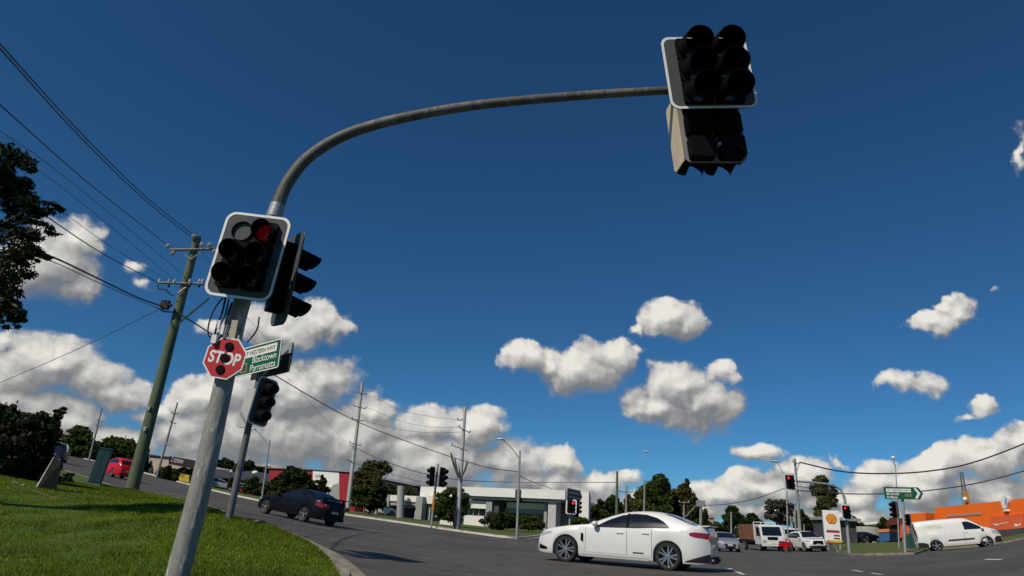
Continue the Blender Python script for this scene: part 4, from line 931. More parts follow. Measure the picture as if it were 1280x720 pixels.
# --- truck
B, r = place_dir(953, 66, math.atan2(-1, -.02))
tk = thing('truck', 'white cab tray truck with brown timber sides waiting at the far line', 'truck', B, r)
TW = 1.02
mb = MB(); mb.prism([(2.9, .55), (2.95, .95), (2.9, 1.25), (2.62, 2.12), (2.5, 2.2), (1.35, 2.2), (1.3, .55)], 1, -TW, TW); mb.build('cab', CARWHITE, tk)
mb = MB(); mb.add([(2.905, -.86, 1.32), (2.905, .86, 1.32), (2.655, .82, 2.05), (2.655, -.82, 2.05)], [(0, 1, 2, 3)]); mb.v = [(x + .012, y, z) for x, y, z in mb.v]; mb.build('windscreen', GLASS, tk)
for sg in (1, -1):
    mb = MB(); y = sg * (TW + .006); q = [(2.68, y, 1.35), (2.5, y, 2.02), (1.75, y, 2.02), (1.75, y, 1.25), (2.4, y, 1.25)]; mb.add(q, [tuple(range(5))]); mb.build('side_window', GLASS, tk)
    mb = MB(); mb.tube([(2.75, sg * TW, 1.9), (2.95, sg * (TW + .22), 1.85)], .02, 6); mb.rbox((2.9, sg * (TW + .24) - .09, 1.45), (2.96, sg * (TW + .24) + .09, 1.85), .03, 0); mb.build('wing_mirror', BLACK, tk)
    mb = MB(); mb.rbox((2.93, sg * .78 - .16, .72), (2.975, sg * .78 + .16, .92), .04, 0); mb.build('headlight', HEADL, tk)
    for x in (2.15, -1.9): wheel(tk, x, sg * (TW - .14), .40, .26, sg, 5, False)
    mb = MB()
    for k in range(5): mb.box((-3.0, sg * (TW + .02) - .02, .95 + k * .27), (1.05, sg * (TW + .02) + .02, .95 + k * .27 + .245))
    for x in (-2.9, -1.6, -.3, .95): mb.box((x - .05, sg * (TW + .05) - .02, .9), (x + .05, sg * (TW + .05) + .02, 2.3))
    mb.build('timber_side', mat('brown_hardwood', (.20, .085, .045), .8, var=.25, scale=1.5), tk)
mb = MB(); mb.rbox((2.90, -.45, .95), (2.965, .45, 1.2), .05, 0); mb.build('grille', BLACK, tk); mb = MB(); mb.box((2.9, -TW, .42), (3.03, TW, .68)); mb.build('bumper', CARWHITE, tk)
mb = MB(); mb.box((2.97, -.2, .60), (3.045, .2, .7)); mb.build('number_plate', PLATE, tk)
mb = MB(); mb.box((-3.05, -.98, .72), (1.15, .98, .88)); mb.box((-3.0, -.45, .45), (2.6, -.35, .72)); mb.box((-3.0, .35, .45), (2.6, .45, .72)); mb.build('chassis', BLACK2, tk)
mb = MB()
for z in (1.0, 1.3, 1.6, 1.9, 2.2, 2.42): mb.box((1.12, -TW, z), (1.18, TW, z + .05))
for y in (-TW, -.34, .34, TW - .05): mb.box((1.11, y, .9), (1.19, y + .05, 2.47))
mb.build('headboard_frame', WHITEP, tk)
mb = MB(); mb.box((-3.04, -TW, .95), (-3.0, TW, 2.25)); mb.build('tailgate', MATS['brown_hardwood'], tk)

# --- white ute and red scooter between the truck and the SUV
B, r = place_dir(984, 74, math.atan2(-1, .12)); uv = thing('delivery_van', 'pale boxy van queued behind the gap between truck and SUV', 'van', B, r)
mb = MB(); mb.prism([(2.2, .45), (2.2, 1.1), (1.75, 1.25), (1.45, 1.85), (1.3, 1.95), (-2.3, 1.95), (-2.3, .45)], 1, -.85, .85); mb.build('body', CARWHITE, uv)
mb = MB(); mb.add([(1.77, -.72, 1.28), (1.77, .72, 1.28), (1.48, .7, 1.82), (1.48, -.7, 1.82)], [(0, 1, 2, 3)]); mb.v = [(x + .014, y, z) for x, y, z in mb.v]; mb.build('windscreen', GLASS, uv)
for sg in (1, -1):
    for x in (1.4, -1.4): wheel(uv, x, sg * .74, .31, .2, sg, 5, False)
    mb = MB(); mb.rbox((2.19, sg * .6 - .13, .85), (2.22, sg * .6 + .13, 1.0), .04, 0); mb.build('headlight', HEADL, uv)
B, r = place_dir(982.5, 60, math.atan2(-1, .12)); sc = thing('motor_scooter', 'small red motor scooter with a pale lamp between the truck and the white SUV', 'scooter', B, r)
mb = MB(); mb.rbox((.42, -.2, .35), (.52, .2, .98), .08, 0); mb.rbox((-.75, -.19, .42), (-.0, .19, .74), .1, 0); mb.box((-.1, -.17, .28), (.48, .17, .36)); mb.build('body', CARRED, sc)
for x in (.62, -.55):
    mb = MB(); mb.lathe([(-.055, .13), (-.055, .22), (0, .255), (.055, .22), (.055, .13)], (x, 0, .255), (0, 1, 0), 20); mb.build('wheel', TYRE, sc, True)
mb = MB(); mb.ball((.54, 0, .86), (.05, .1, .09)); mb.build('headlight', mat('lamp_white', (.75, .6, .58)), sc, True)
mb = MB(); mb.tube([(.55, 0, .3), (.40, 0, 1.05)], .03, 6); mb.tube([(.36, -.34, 1.08), (.42, 0, 1.05), (.36, .34, 1.08)], .02, 6); mb.build('handlebar', BLACK, sc, True)
mb = MB(); mb.rbox((-.72, -.16, .74), (.0, .16, .84), .04, 1); mb.build('seat', BLACK2, sc)

# ------------------------------------------------------------------ buildings
class Front:
    """vertical plane of a facade: s metres along it, z height, d metres out of it"""
    def __init__(s, pa, Ya, pb, Yb, h=0.):
        s.a = base(pa, Ya, h); s.b = base(pb, Yb, h); e = (s.b - s.a)[:2]; s.len = np.linalg.norm(e); s.e = e / s.len; s.n = np.array([s.e[1], -s.e[0]])
    def pt(s, px, py):
        d = ray(px, py); o = s.a[:2] - CAM[:2]; t = (o @ s.n) / (d[:2] @ s.n); p = CAM + d * t; return (p[:2] - s.a[:2]) @ s.e, p[2]
    def w(s, q, z, d): p = s.a[:2] + s.e * q + s.n * d; return (p[0], p[1], z)
    def pbox(s, mb, px0, px1, py0, py1, d0, d1, zb=None):
        """box from a pixel rectangle; d0 = back, d1 = front"""
        q0 = s.pt(px0, (py0 + py1) / 2)[0]; q1 = s.pt(px1, (py0 + py1) / 2)[0]; zt = s.pt((px0 + px1) / 2, py0)[1]; z0 = s.pt((px0 + px1) / 2, py1)[1] if zb is None else zb
        return s.sbox(mb, q0, q1, z0, zt, d0, d1)
    def sbox(s, mb, q0, q1, z0, z1, d0, d1, z1b=None):
        z1b = z1 if z1b is None else z1b
        vs = [s.w(q0, z0, d1), s.w(q1, z0, d1), s.w(q1, z0, d0), s.w(q0, z0, d0), s.w(q0, z1, d1), s.w(q1, z1b, d1), s.w(q1, z1b, d0), s.w(q0, z1, d0)]
        return mb.add(vs, [(0, 3, 2, 1), (4, 5, 6, 7), (0, 1, 5, 4), (1, 2, 6, 5), (2, 3, 7, 6), (3, 0, 4, 7)])
    def poly(s, mb, pix, d0, d1):
        q = [s.pt(*p) for p in pix]; n = len(q); vs = [s.w(a, z, d1) for a, z in q] + [s.w(a, z, d0) for a, z in q]
        return mb.add(vs, [tuple(range(n)), tuple(range(n, 2 * n))[::-1]] + [(i, n + i, n + (i + 1) % n, (i + 1) % n) for i in range(n)])
def part(t, name, m, fn):
    mb = MB(); fn(mb); return mb.build(name, m, t, world=True)

# modern white building across the junction
f = Front(478, 98, 742, 84, .1); ZB = min(f.a[2], f.b[2]) - .6
wb = thing('office_building', 'modern white and grey flat roofed building across the junction', 'building', f.a)
part(wb, 'rear_wall', WALLG, lambda m: f.pbox(m, 522, 704, 622, 660, -9, -3.0, ZB))
part(wb, 'upper_block', WALLW, lambda m: f.pbox(m, 520, 588, 608.5, 624, -12, -1, None))
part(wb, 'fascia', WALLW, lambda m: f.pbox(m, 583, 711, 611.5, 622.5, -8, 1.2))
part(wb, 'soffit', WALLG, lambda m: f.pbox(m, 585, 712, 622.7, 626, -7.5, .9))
part(wb, 'plant_room', WALLD, lambda m: f.pbox(m, 650, 656, 612.5, 626.5, -5, 1.45))
part(wb, 'side_wing_fascia', WALLW, lambda m: f.pbox(m, 487, 525, 619.5, 627, -10, .2)); part(wb, 'side_wing_band', WALLG, lambda m: f.pbox(m, 487, 525, 627.2, 632.2, -10, 0))
part(wb, 'garage_door', mat('blue_grey_door', (.10, .12, .16), .6), lambda m: f.pbox(m, 490, 522, 634, 650, -4, -2.6, ZB)); part(wb, 'entrance_panel', mat('deep_blue_panel', (.02, .04, .12), .5), lambda m: f.pbox(m, 503.5, 506.5, 639, 648, -2.55, -2.45))
part(wb, 'column', WALLG, lambda m: f.pbox(m, 521.5, 530, 621, 648, -.6, .5, ZB)); part(wb, 'column', WALLG, lambda m: f.pbox(m, 484, 487.5, 618.5, 642, -.8, .3, ZB))
part(wb, 'column', WALLW, lambda m: f.pbox(m, 530.5, 533, 632, 650, -1.6, -.8, ZB)); part(wb, 'entry_canopy', WALLW, lambda m: f.pbox(m, 530.2, 560, 619.5, 630, -5, -.3))
part(wb, 'window', GLASSB, lambda m: f.pbox(m, 535, 552, 631, 643, -3, -2.85))
part(wb, 'wall_panel', WALLW, lambda m: f.pbox(m, 583, 609.5, 625.8, 635.5, -4, .3)); part(wb, 'window', GLASSB, lambda m: f.pbox(m, 585, 607, 635.7, 645, -3.5, -.4)); part(wb, 'wall_panel', WALLW, lambda m: f.pbox(m, 581, 606, 644.5, 656, -3.9, .2, ZB))
for x in (590, 597): part(wb, 'window_mullion', WALLG, lambda m: f.pbox(m, x, x + .7, 635.7, 645, -.4, -.25))
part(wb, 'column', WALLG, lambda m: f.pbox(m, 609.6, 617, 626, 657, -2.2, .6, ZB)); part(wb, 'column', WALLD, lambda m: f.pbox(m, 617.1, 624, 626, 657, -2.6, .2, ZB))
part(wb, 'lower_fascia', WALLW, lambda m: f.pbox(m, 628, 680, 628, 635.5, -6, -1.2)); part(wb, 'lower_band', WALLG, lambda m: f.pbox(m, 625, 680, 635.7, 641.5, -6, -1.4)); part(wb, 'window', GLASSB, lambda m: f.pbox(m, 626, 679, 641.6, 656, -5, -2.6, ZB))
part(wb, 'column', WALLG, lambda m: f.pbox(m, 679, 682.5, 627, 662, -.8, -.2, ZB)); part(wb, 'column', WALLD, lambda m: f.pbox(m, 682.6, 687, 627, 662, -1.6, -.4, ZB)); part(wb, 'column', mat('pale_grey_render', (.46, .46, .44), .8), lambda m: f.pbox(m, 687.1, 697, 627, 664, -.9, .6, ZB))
part(wb, 'window', GLASSB, lambda m: f.pbox(m, 698, 722, 627, 646, -5, -4.2)); part(wb, 'sill_band', WALLG, lambda m: f.pbox(m, 698, 724, 646, 651, -5, -3.8)); part(wb, 'end_wall', WALLW, lambda m: f.pbox(m, 724.5, 736.5, 615.5, 656, -.3, .2, ZB))
part(wb, 'low_wall', WALLW, lambda m: f.pbox(m, 698, 725, 651, 662, -4.5, -3.9, ZB))
f2 = Front(548, 74, 570, 73, .1); lw = MB(); f2.pbox(lw, 550, 567.5, 644, 654.5, -.3, 0, f2.a[2] - .3); tag(lw.build('low_wall', WALLW), 'short white garden wall under the round tree', 'wall')
mb = MB(); B = base(500.5, 84, .1); T = P(501.5, 607.5, 84); mb.tube([B - np.array([0, 0, .4]), T], .45, 20); tag(mb.build('concrete_column', mat('plain_concrete', (.34, .34, .33), .85, var=.1, scale=.7), None, True), 'thick round grey concrete column standing on the far verge', 'column')

# maroon long building and red and white warehouse
f = Front(446, 122, 522, 112, .1); mb_ = thing('warehouse', 'long dark maroon building with a falling roofline behind the gum tree', 'building', f.a)
part(mb_, 'wall', WALLM, lambda m: f.poly(m, [(446, 640), (522, 652), (522, 607.5), (474, 598), (446, 592)], -3, 0)); part(mb_, 'roof_trim', mat('roof_trim_grey', (.25, .25, .26), .5), lambda m: f.poly(m, [(446, 592.2), (522, 607.7), (522, 606.7), (446, 591.2)], -3, .3))
f = Front(334, 104, 445, 95, .1); ZB = f.a[2] - 1
rb = thing('warehouse', 'red and white clad warehouse behind the black sedan', 'building', f.a)
part(rb, 'red_wall', WALLR, lambda m: f.poly(m, [(335.5, 640), (391.5, 640), (391.5, 587), (336.5, 585)], -2.5, 0)); part(rb, 'white_wall', WALLW, lambda m: f.poly(m, [(391.7, 640), (424.5, 640), (424.5, 591.3), (410, 588.4), (391.7, 588)], -2.5, .1)); part(rb, 'red_wall', WALLR, lambda m: f.poly(m, [(424.7, 640), (443.5, 640), (443.5, 590.7), (424.7, 590)], -2.5, .05))
part(rb, 'wall_lettering', mat('faded_grey', (.30, .30, .32), .7), lambda m: [f.pbox(m, 395 + k * 1.9, 396.2 + k * 1.9, 593 + (k % 2) * .6, 596.8, .1, .14) for k in range(4)] + [f.pbox(m, 402, 402.9, 594, 597, .1, .14)])
part(rb, 'grey_roller_door', WALLG, lambda m: f.poly(m, [(413, 640), (424, 640), (424, 604), (418, 606), (413, 611)], 0.1, .16)); part(rb, 'white_door', WALLW, lambda m: f.pbox(m, 411, 413, 609, 616, .1, .5)); part(rb, 'roof_trim', MATS['roof_trim_grey'], lambda m: f.poly(m, [(335, 585.2), (392, 587.2), (444, 590.8), (444, 590), (392, 586.3), (335, 584.2)], -2.5, .3))
part(rb, 'base_band', WALLW, lambda m: f.pbox(m, 436, 442, 619, 630, 0, .3))

# dark roofed shops and banner sign on the left
f = Front(246, 120, 340, 112, .1); db = thing('shop_building', 'low building with a wide dark steel roof left of the red warehouse', 'building', f.a); ZB = f.a[2] - 1
part(db, 'wall', WALLD, lambda m: f.poly(m, [(246, 640), (340, 640), (340, 600), (246, 591)], -4, -1)); part(db, 'roof', ROOFD, lambda m: m.add([f.w(*f.pt(246, 593), 1.2), f.w(*f.pt(342, 605), 1.2), f.w(f.pt(342, 596)[0], f.pt(342, 593.5)[1], -12), f.w(f.pt(246, 583)[0], f.pt(246, 580.5)[1], -12)], [(0, 1, 2, 3)]))
part(db, 'awning', WALLW, lambda m: f.poly(m, [(264, 595.5), (284, 597.5), (284, 599.2), (264, 597.7)], .4, 3.2)); part(db, 'awning_post', WALLW, lambda m: f.pbox(m, 275, 276, 598.5, 612, 2.6, 2.9, ZB)); part(db, 'shopfront', mat('dark_brown_front', (.03, .018, .015), .7), lambda m: f.pbox(m, 264, 282, 600, 614, -1, .2, ZB))
mb = MB(); p = P(319, 591, 116); mb.ball(p, (.55, .5, .35)); mb.build('roof_vent', WHITEP, db, True, world=True)
f = Front(184, 128, 262, 118, .1); lb = thing('shop_building', 'low cream brick building under the black shop banner', 'building', f.a)
part(lb, 'wall', WALLC, lambda m: f.poly(m, [(186, 612), (262, 620), (262, 585), (212, 572), (187, 569)], -4, 0)); part(lb, 'roof_edge', ROOFD, lambda m: f.poly(m, [(186, 569.2), (212, 572), (212, 571), (186, 567.8)], -4, .4)); part(lb, 'pilaster', mat('cream_render', (.46, .40, .33), .85), lambda m: f.pbox(m, 181.5, 189, 582, 598, -1, 1.4))
f = Front(210, 112, 247, 109, .1)
bs = thing('shop_sign', 'long black shop banner with pale script lettering on the cream building', 'shop sign', f.w(*f.pt(229, 580), 0))
part(bs, 'banner_board', mat('banner_black', (.014, .008, .012), .6), lambda m: f.poly(m, [(210.5, 580), (244, 586.5), (246, 576), (211.5, 570)], -.5, 0))
ang = math.atan2(f.e[1], f.e[0]); q, z = f.pt(213.8, 576.7); p = f.w(q, z, .04)
o = text('2 xtreme', 1.15, mat('pale_pink_lettering', (.40, .34, .38), .6), bs, (0, 0, 0), sx=.66, bold=.02); bpy.context.view_layer.update()
q1, z1 = f.pt(239, 581.7); tilt = math.atan2(z1 - z, q1 - q); o.rotation_euler = (Matrix.Rotation(ang, 3, 'Z') @ Matrix.Rotation(-tilt, 3, 'Y') @ Matrix.Rotation(math.pi / 2, 3, 'X')).to_euler(); o.location = (p[0] - bs.location[0], p[1] - bs.location[1], p[2] - bs.location[2])
f = Front(219, 105, 237, 104, .1); ys = thing('roadside_sign', 'yellow roadside board marked 50 below the black banner', 'sign', f.w(*f.pt(228, 597), 0)); part(ys, 'board', mat('sign_yellow', (.42, .33, .02), .6, var=.2, scale=2), lambda m: f.poly(m, [(221.5, 600), (236, 603), (236.5, 594), (222.5, 591.5)], -.2, 0)); part(ys, 'frame_end', mat('board_ochre', (.30, .24, .06), .7), lambda m: f.poly(m, [(219, 599.5), (221.2, 600.2), (222.2, 591.5), (220, 592)], -.2, -.02))
ang = math.atan2(f.e[1], f.e[0]); q, z = f.pt(226, 596.5); p = f.w(q, z, .03); o = text('50', .62, mat('sign_brown', (.10, .06, .01), .6), ys, (p[0] - ys.location[0], p[1] - ys.location[1], p[2] - ys.location[2]), (math.pi / 2, 0, ang), sx=1.1)
# house uphill on the left
f = Front(56, 150, 84, 140, .1); hb = thing('house', 'grey roofed house with a red chimney uphill behind the dark bush', 'house', f.a); part(hb, 'wall', WALLC, lambda m: f.poly(m, [(56, 572), (84, 572), (84, 556), (56, 552)], -8, 0)); part(hb, 'roof', ROOFG, lambda m: f.poly(m, [(52, 553), (86, 557.5), (79, 549), (58, 546)], -8, .6)); part(hb, 'chimney', mat('red_brick', (.28, .07, .05), .9), lambda m: f.pbox(m, 64.5, 66.5, 541.5, 549, -3, -1.5))

# orange hardware store on the right
f = Front(1120, 84, 1330, 62, .1); os_ = thing('hardware_store', 'big orange store with a balloon emblem behind the white van', 'store', f.a)
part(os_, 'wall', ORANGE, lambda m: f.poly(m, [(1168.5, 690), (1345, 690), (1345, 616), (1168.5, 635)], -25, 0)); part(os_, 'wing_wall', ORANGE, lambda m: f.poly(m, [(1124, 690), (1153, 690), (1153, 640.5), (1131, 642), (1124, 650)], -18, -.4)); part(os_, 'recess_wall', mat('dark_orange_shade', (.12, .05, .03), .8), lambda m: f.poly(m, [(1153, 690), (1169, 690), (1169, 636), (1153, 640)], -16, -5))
part(os_, 'entry_band', mat('grey_lilac_lettering', (.42, .25, .22), .7), lambda m: f.poly(m, [(1184, 646.5), (1227, 643.5), (1227, 640.5), (1184, 643.5)], 0, .06))
part(os_, 'lower_banner', ORANGE2, lambda m: f.poly(m, [(1239, 664), (1281, 660), (1281, 642), (1239, 646)], 0, .15)); part(os_, 'lower_banner', ORANGE2, lambda m: f.poly(m, [(1122, 672), (1150, 668), (1150, 652), (1122, 656)], -.4, -.3))
part(os_, 'banner_swoosh', WHITEP, lambda m: [f.poly(m, [(1243, 654), (1246, 657), (1250, 656.5), (1249.5, 655), (1246, 655.2)], .15, .18), f.poly(m, [(1251, 655.5), (1262, 653.5), (1262, 652.8), (1251, 654.6)], .15, .18), f.poly(m, [(1269, 656), (1272, 654.5), (1273, 656.5), (1277, 654.5), (1278, 656), (1272, 658.5)], .15, .18), f.poly(m, [(1126, 661), (1128, 668), (1130, 662)], -.3, -.25), f.poly(m, [(1134, 660), (1138, 665), (1143, 660.5), (1138, 662.5)], -.3, -.25)])
part(os_, 'dark_plinth', WALLD, lambda m: f.poly(m, [(1246, 676), (1345, 668), (1345, 658), (1246, 663)], 0, .4))
def balloon(m):
    q = [(1258.8 + 4.7 * math.cos(rad(a)), 626.2 - 6.8 * math.sin(rad(a))) for a in range(-40, 221, 20)]; f.poly(m, q[::-1][::-1] + [(1257, 636), (1261, 635.5)], .02, .3)
part(os_, 'balloon_emblem', WHITEP, lambda m: balloon(m)); part(os_, 'balloon_panel', mat('pale_blue_emblem', (.30, .38, .55), .6), lambda m: f.poly(m, [(1260, 632.5), (1262.3, 629), (1262.6, 624), (1260.5, 620.8), (1259.4, 626)], .31, .34)); part(os_, 'balloon_basket', WHITEP, lambda m: f.poly(m, [(1256.5, 639.5), (1262.5, 639), (1261, 636.4), (1257.8, 636.6)], .02, .25))
# low pale building, tank and skip further right
f = Front(1064, 128, 1106, 122, .1); gb = thing('warehouse', 'low pale warehouse with a white roof edge far behind the green verge', 'building', f.a); part(gb, 'wall', mat('pale_wall', (.50, .49, .45), .8), lambda m: f.poly(m, [(1066, 690), (1101, 690), (1101, 655), (1070, 657)], -20, 0)); part(gb, 'roof_edge', WALLW, lambda m: f.poly(m, [(1067, 657.5), (1101, 655.2), (1101, 652), (1069, 654.5)], -20, .8))
f = Front(1098, 88, 1124, 86, .1); sk = thing('waste_skip', 'blue and orange box container before the orange store', 'container', f.a); part(sk, 'body', mat('skip_blue', (.02, .10, .26), .6), lambda m: f.poly(m, [(1099, 677), (1112, 676.5), (1112, 665), (1098.5, 666)], -3, 0)); part(sk, 'orange_top', mat('skip_orange', (.55, .20, .06), .6), lambda m: f.poly(m, [(1098, 665.8), (1112, 664.8), (1112, 661), (1097.5, 661.8)], -3, .1))
f = Front(1080, 100, 1093, 100, .1); tk2 = MB(); B = base(1086, 100, .1); tk2.lathe([(-.5, 1.6), (2.0, 1.6), (2.2, 1.45), (2.3, .01)], B, (0, 0, 1), 20); tag(tk2.build('storage_tank', mat('tank_grey', (.30, .31, .28), .7), None, True), 'round grey storage tank behind the parked dark cars', 'tank')
f = Front(1112, 92, 1124, 90, .1); sh = thing('shed', 'dark red roofed shed between the blue container and the orange store', 'shed', f.a); part(sh, 'wall', mat('shed_dark', (.03, .02, .035), .8), lambda m: f.poly(m, [(1112, 680), (1124, 680), (1124, 656), (1113, 656)], -4, 0)); part(sh, 'roof', mat('shed_red', (.14, .03, .02), .8), lambda m: f.poly(m, [(1111, 657), (1125, 656), (1124, 647.5), (1113, 651)], -4, .4))
mb = MB(); B = base(1142, 52, .1); mb.rbox((-.34, -.25, -.1), (.34, .25, 1.12), .2, 1); t = thing('utility_cabinet', 'dark green round shouldered cabinet half behind the rear of the white van', 'cabinet', B); mb.build('body', mat('cabinet_green', (.02, .085, .075), .6), t); mb = MB(); mb.box((-.36, -.29, -.12), (.36, .29, .06)); mb.build('plinth', CONC, t)

# fuel price sign with its yellow and red shell emblem
B = base(1043, 62, .1); T = P(1040, 638, 62); hgt = T[2] - B[2]
fs = thing('price_sign', 'tall white fuel price sign with a yellow shell emblem on the right verge', 'price sign', (B[0], B[1], B[2]), (0, 0, rad(-14)))
W = 1.34; mb = MB(); mb.rbox((-W / 2, 0, .6), (W / 2, .35, hgt), .06, 1); mb.build('white_panel', WHITEP, fs); 
for x in (-W / 2 + .1, W / 2 - .25): mb = MB(); mb.box((x, .05, -.2), (x + .15, .3, .6)); mb.build('post', STEEL, fs)
zc = hgt - .72; sh_ = lambda k: [(k * .44 * math.cos(rad(a)) * (1. if a > -20 and a < 200 else 1), zc + k * .43 * math.sin(rad(a))) for a in range(-40, 221, 10)] + [(-k * .22, zc - k * .42), (k * .22, zc - k * .42)]
mb = MB(); mb.prism(sh_(1.0), 1, -.02, -.003); mb.build('emblem_edge', mat('emblem_red', (.45, .05, .02), .5), fs); mb = MB(); mb.prism(sh_(.86), 1, -.035, -.022); em = mb.build('emblem_shell', mat('emblem_yellow', (.72, .32, .015), .5, var=.05), fs)
mb = MB()
for a in (-50, -30, -10, 10, 30, 50): mb.box((-.010, -.04, .0), (.010, -.037, .62), Matrix.Translation((0, 0, zc - .32)) @ Matrix.Rotation(rad(a * .75), 4, 'Y'))
mb.build('shell_rib', MATS['emblem_red'], em)
mb = MB()
for (z0, z1, x0, x1) in ((.47, .505, -.48, .48),): mb.box((x0, -.012, hgt * z0), (x1, -.003, hgt * z1))
mb.build('name_strip', mat('strip_pink', (.50, .38, .36), .6), fs)
for z0, z1, x0 in ((.375, .43, -.52), (.285, .325, .06), (.21, .25, .06)):
    mb = MB(); mb.box((x0, -.014, hgt * z0 + .18), (.56, -.003, hgt * z1 + .18)); mb.build('price_panel', mat('price_red', (.32, .02, .03), .5), fs)
mb = MB(); mb.box((-.55, -.013, hgt * .10 + .2), (.45, -.003, hgt * .17 + .2)); mb.build('offer_panel', mat('offer_red', (.50, .05, .02), .5), fs); mb = MB(); mb.prism([(-.5, .62), (.62, .62), (.78, .76), (.62, .84), (.3, .76), (-.3, .70)], 1, -.03, -.016); mb.build('yellow_swoosh', mat('swoosh_yellow', (.60, .50, .05), .5), fs)
B = base(1048.5, 88, .1); mb = MB(); cs = thing('service_station', 'dark low kiosk with a pale canopy beside the fuel price sign', 'building', B); mb.box((-1.2, 0, -.3), (2.4, 4, 2.8)); mb.build('wall', WALLD, cs); mb = MB(); mb.box((-1.5, -.6, 2.8), (2.8, 4.2, 3.15)); mb.build('canopy', WALLG, cs)
# crane mast behind the orange store
B = base(1209, 150, .1); T = P(1201.5, 590, 150); ct = thing('crane', 'lattice crane boom with an orange head behind the orange store', 'crane', B); mb = MB(); k = P(1206, 621, 150); d = T - k
for ox, oz in ((-.45, 0), (.45, 0)): mb.tube([k + np.array([ox, 0, oz]), T + np.array([ox * .6, 0, 0])], .14, 5)
for i in range(12): a = k + d * i / 12; b = k + d * (i + 1) / 12; s = 1 if i % 2 else -1; mb.tube([a + np.array([.42 * s, 0, 0]), b - np.array([.42 * s, 0, 0])], .08, 4)
mb.build('boom', mat('boom_grey', (.12, .13, .14), .5), ct, True, world=True); mb = MB(); mb.tube([B, k], .5, 8); mb.build('mast', STEEL2, ct, True, world=True); mb = MB(); c = P(1208, 622, 149); mb.box(c - [.38, .4, 1.3], c + [.34, .4, 1.3]); mb.build('crane_head', mat('crane_orange', (.55, .24, .04), .5), ct, world=True); mb = MB(); c = P(1206.5, 624, 147.9); mb.ball(c, (.5, .4, .5)); mb.build('crane_drum', WHITEP, ct, True, world=True)
# distant pale tower block over the trees
f = Front(883, 190, 896, 190, 0.); tb = thing('apartment_building', 'small distant pale and pink block showing over the trees behind the boot', 'building', f.a); part(tb, 'wall', mat('pink_render', (.50, .34, .30), .8), lambda m: f.pbox(m, 886, 892.5, 643.5, 668, -8, 0)); part(tb, 'white_wing', WALLW, lambda m: f.pbox(m, 882, 885.8, 650, 668, -8, -.4)); part(tb, 'window_band', GLASSB, lambda m: f.pbox(m, 886.6, 891.8, 647, 649, 0, .08))

# ------------------------------------------------------------------ trees and shrubs
def leaves(name, blobs, n, size, m, parent, asp=.55, droop=.0, clump=.30, fill=.75, seed=0):
    g = np.random.default_rng(seed + 100); V = []
    vol = np.array([b[1][0] * b[1][1] * b[1][2] for b in blobs]) ** (2 / 3.); vol = vol / vol.sum()
    allc = []; n = int(n * 1.7); clump *= 1.18
    for (c, r), share in zip(blobs, vol):
        r = np.array(r); nb = max(12, int(n * share)); nc = max(5, int(22 * (share * len(blobs)) ** .5))
        cd = g.normal(size=(nc, 3)); cd /= np.linalg.norm(cd, axis=1)[:, None]; cr = g.uniform(.35, 1, nc)[:, None] ** .5
        cc = np.array(c) + cd * cr * r * .88; cs = g.uniform(.55, 1.35, nc) * clump
        k = g.integers(0, nc, nb); dd = g.normal(size=(nb, 3)); dd /= np.linalg.norm(dd, axis=1)[:, None]; dd *= (g.random(nb) ** .45)[:, None]
        p = cc[k] + dd * (r * np.array([1, 1, .75])) * cs[k][:, None]
        stray = g.random(nb) < .06; p[stray] += g.normal(size=(stray.sum(), 3)) * r * .12
        allc.append(p)
    p = np.concatenate(allc); N = len(p)
    u = g.normal(size=(N, 3)); u[:, 2] -= droop; u /= np.linalg.norm(u, axis=1)[:, None]; w = np.cross(u, g.normal(size=(N, 3))); w /= np.linalg.norm(w, axis=1)[:, None] + 1e-9
    s = size * g.uniform(.6, 1.35, N)[:, None]
    Vv = np.empty((N, 4, 3)); Vv[:, 0] = p - u * s; Vv[:, 1] = p + w * s * asp; Vv[:, 2] = p + u * s; Vv[:, 3] = p - w * s * asp
    o_ = parent.location if parent else (0, 0, 0); Vv -= np.array(o_)
    me = bpy.data.meshes.new(name); me.vertices.add(4 * N); me.vertices.foreach_set('co', Vv.reshape(-1)); me.loops.add(4 * N); me.loops.foreach_set('vertex_index', np.arange(4 * N)); me.polygons.add(N); me.polygons.foreach_set('loop_start', np.arange(0, 4 * N, 4)); me.update(); me.validate()
    me.materials.append(m); o = bpy.data.objects.new(name, me); COL.objects.link(o)
    if parent: o.parent = parent
    return o
NT = [0]
def tree(label, pb, Y, blobs, n, size, m, bark=BARK, tr=.16, name='tree', cat='tree', group=None, asp=.55, droop=0., clump=.30, depth=1., h=.1, limbs=True):
    """blobs: (pixel x, pixel y, radius x, radius y, [distance offset]) read at distance Y"""
    B = base(pb, Y, h); t = thing(name, label, cat, B, None, group); bl = []
    for b in blobs:
        Yb = Y + (b[4] if len(b) > 4 else 0); c = P(b[0], b[1], Yb); k = (c - CAM) @ FW / F; bl.append((c, (b[2] * k, b[2] * k * depth, b[3] * k)))
    NT[0] += 1; leaves('crown', bl, n, size, m, t, asp, droop, clump, seed=NT[0])
    if limbs:
        mb = MB(); cen = np.mean([c for c, r in bl], axis=0); low = min(c[2] - r[2] * .5 for c, r in bl); fork = B + (cen - B) * .45; fork[2] = max(B[2] + .25, min(fork[2], low + .3))
        mb.tube(crv([B - np.array([0, 0, .25]), (B + fork) / 2 + np.array([tr * .5, 0, 0]), fork], 4), [tr * 1.25] * 2 + list(np.linspace(tr * 1.1, tr * .8, 7)), 9)
        for c, r in bl: e = c + np.array([0, 0, r[2] * .35]); mb.tube(crv([fork, (fork + e) / 2 + np.array([(c[0] - fork[0]) * .12, 0, -.08 * r[2]]), e], 3), [tr * .62, tr * .5, tr * .45, tr * .38, tr * .3, tr * .2, tr * .1], 6)
        mb.build('trunk', bark, t, True, world=True)
    return t
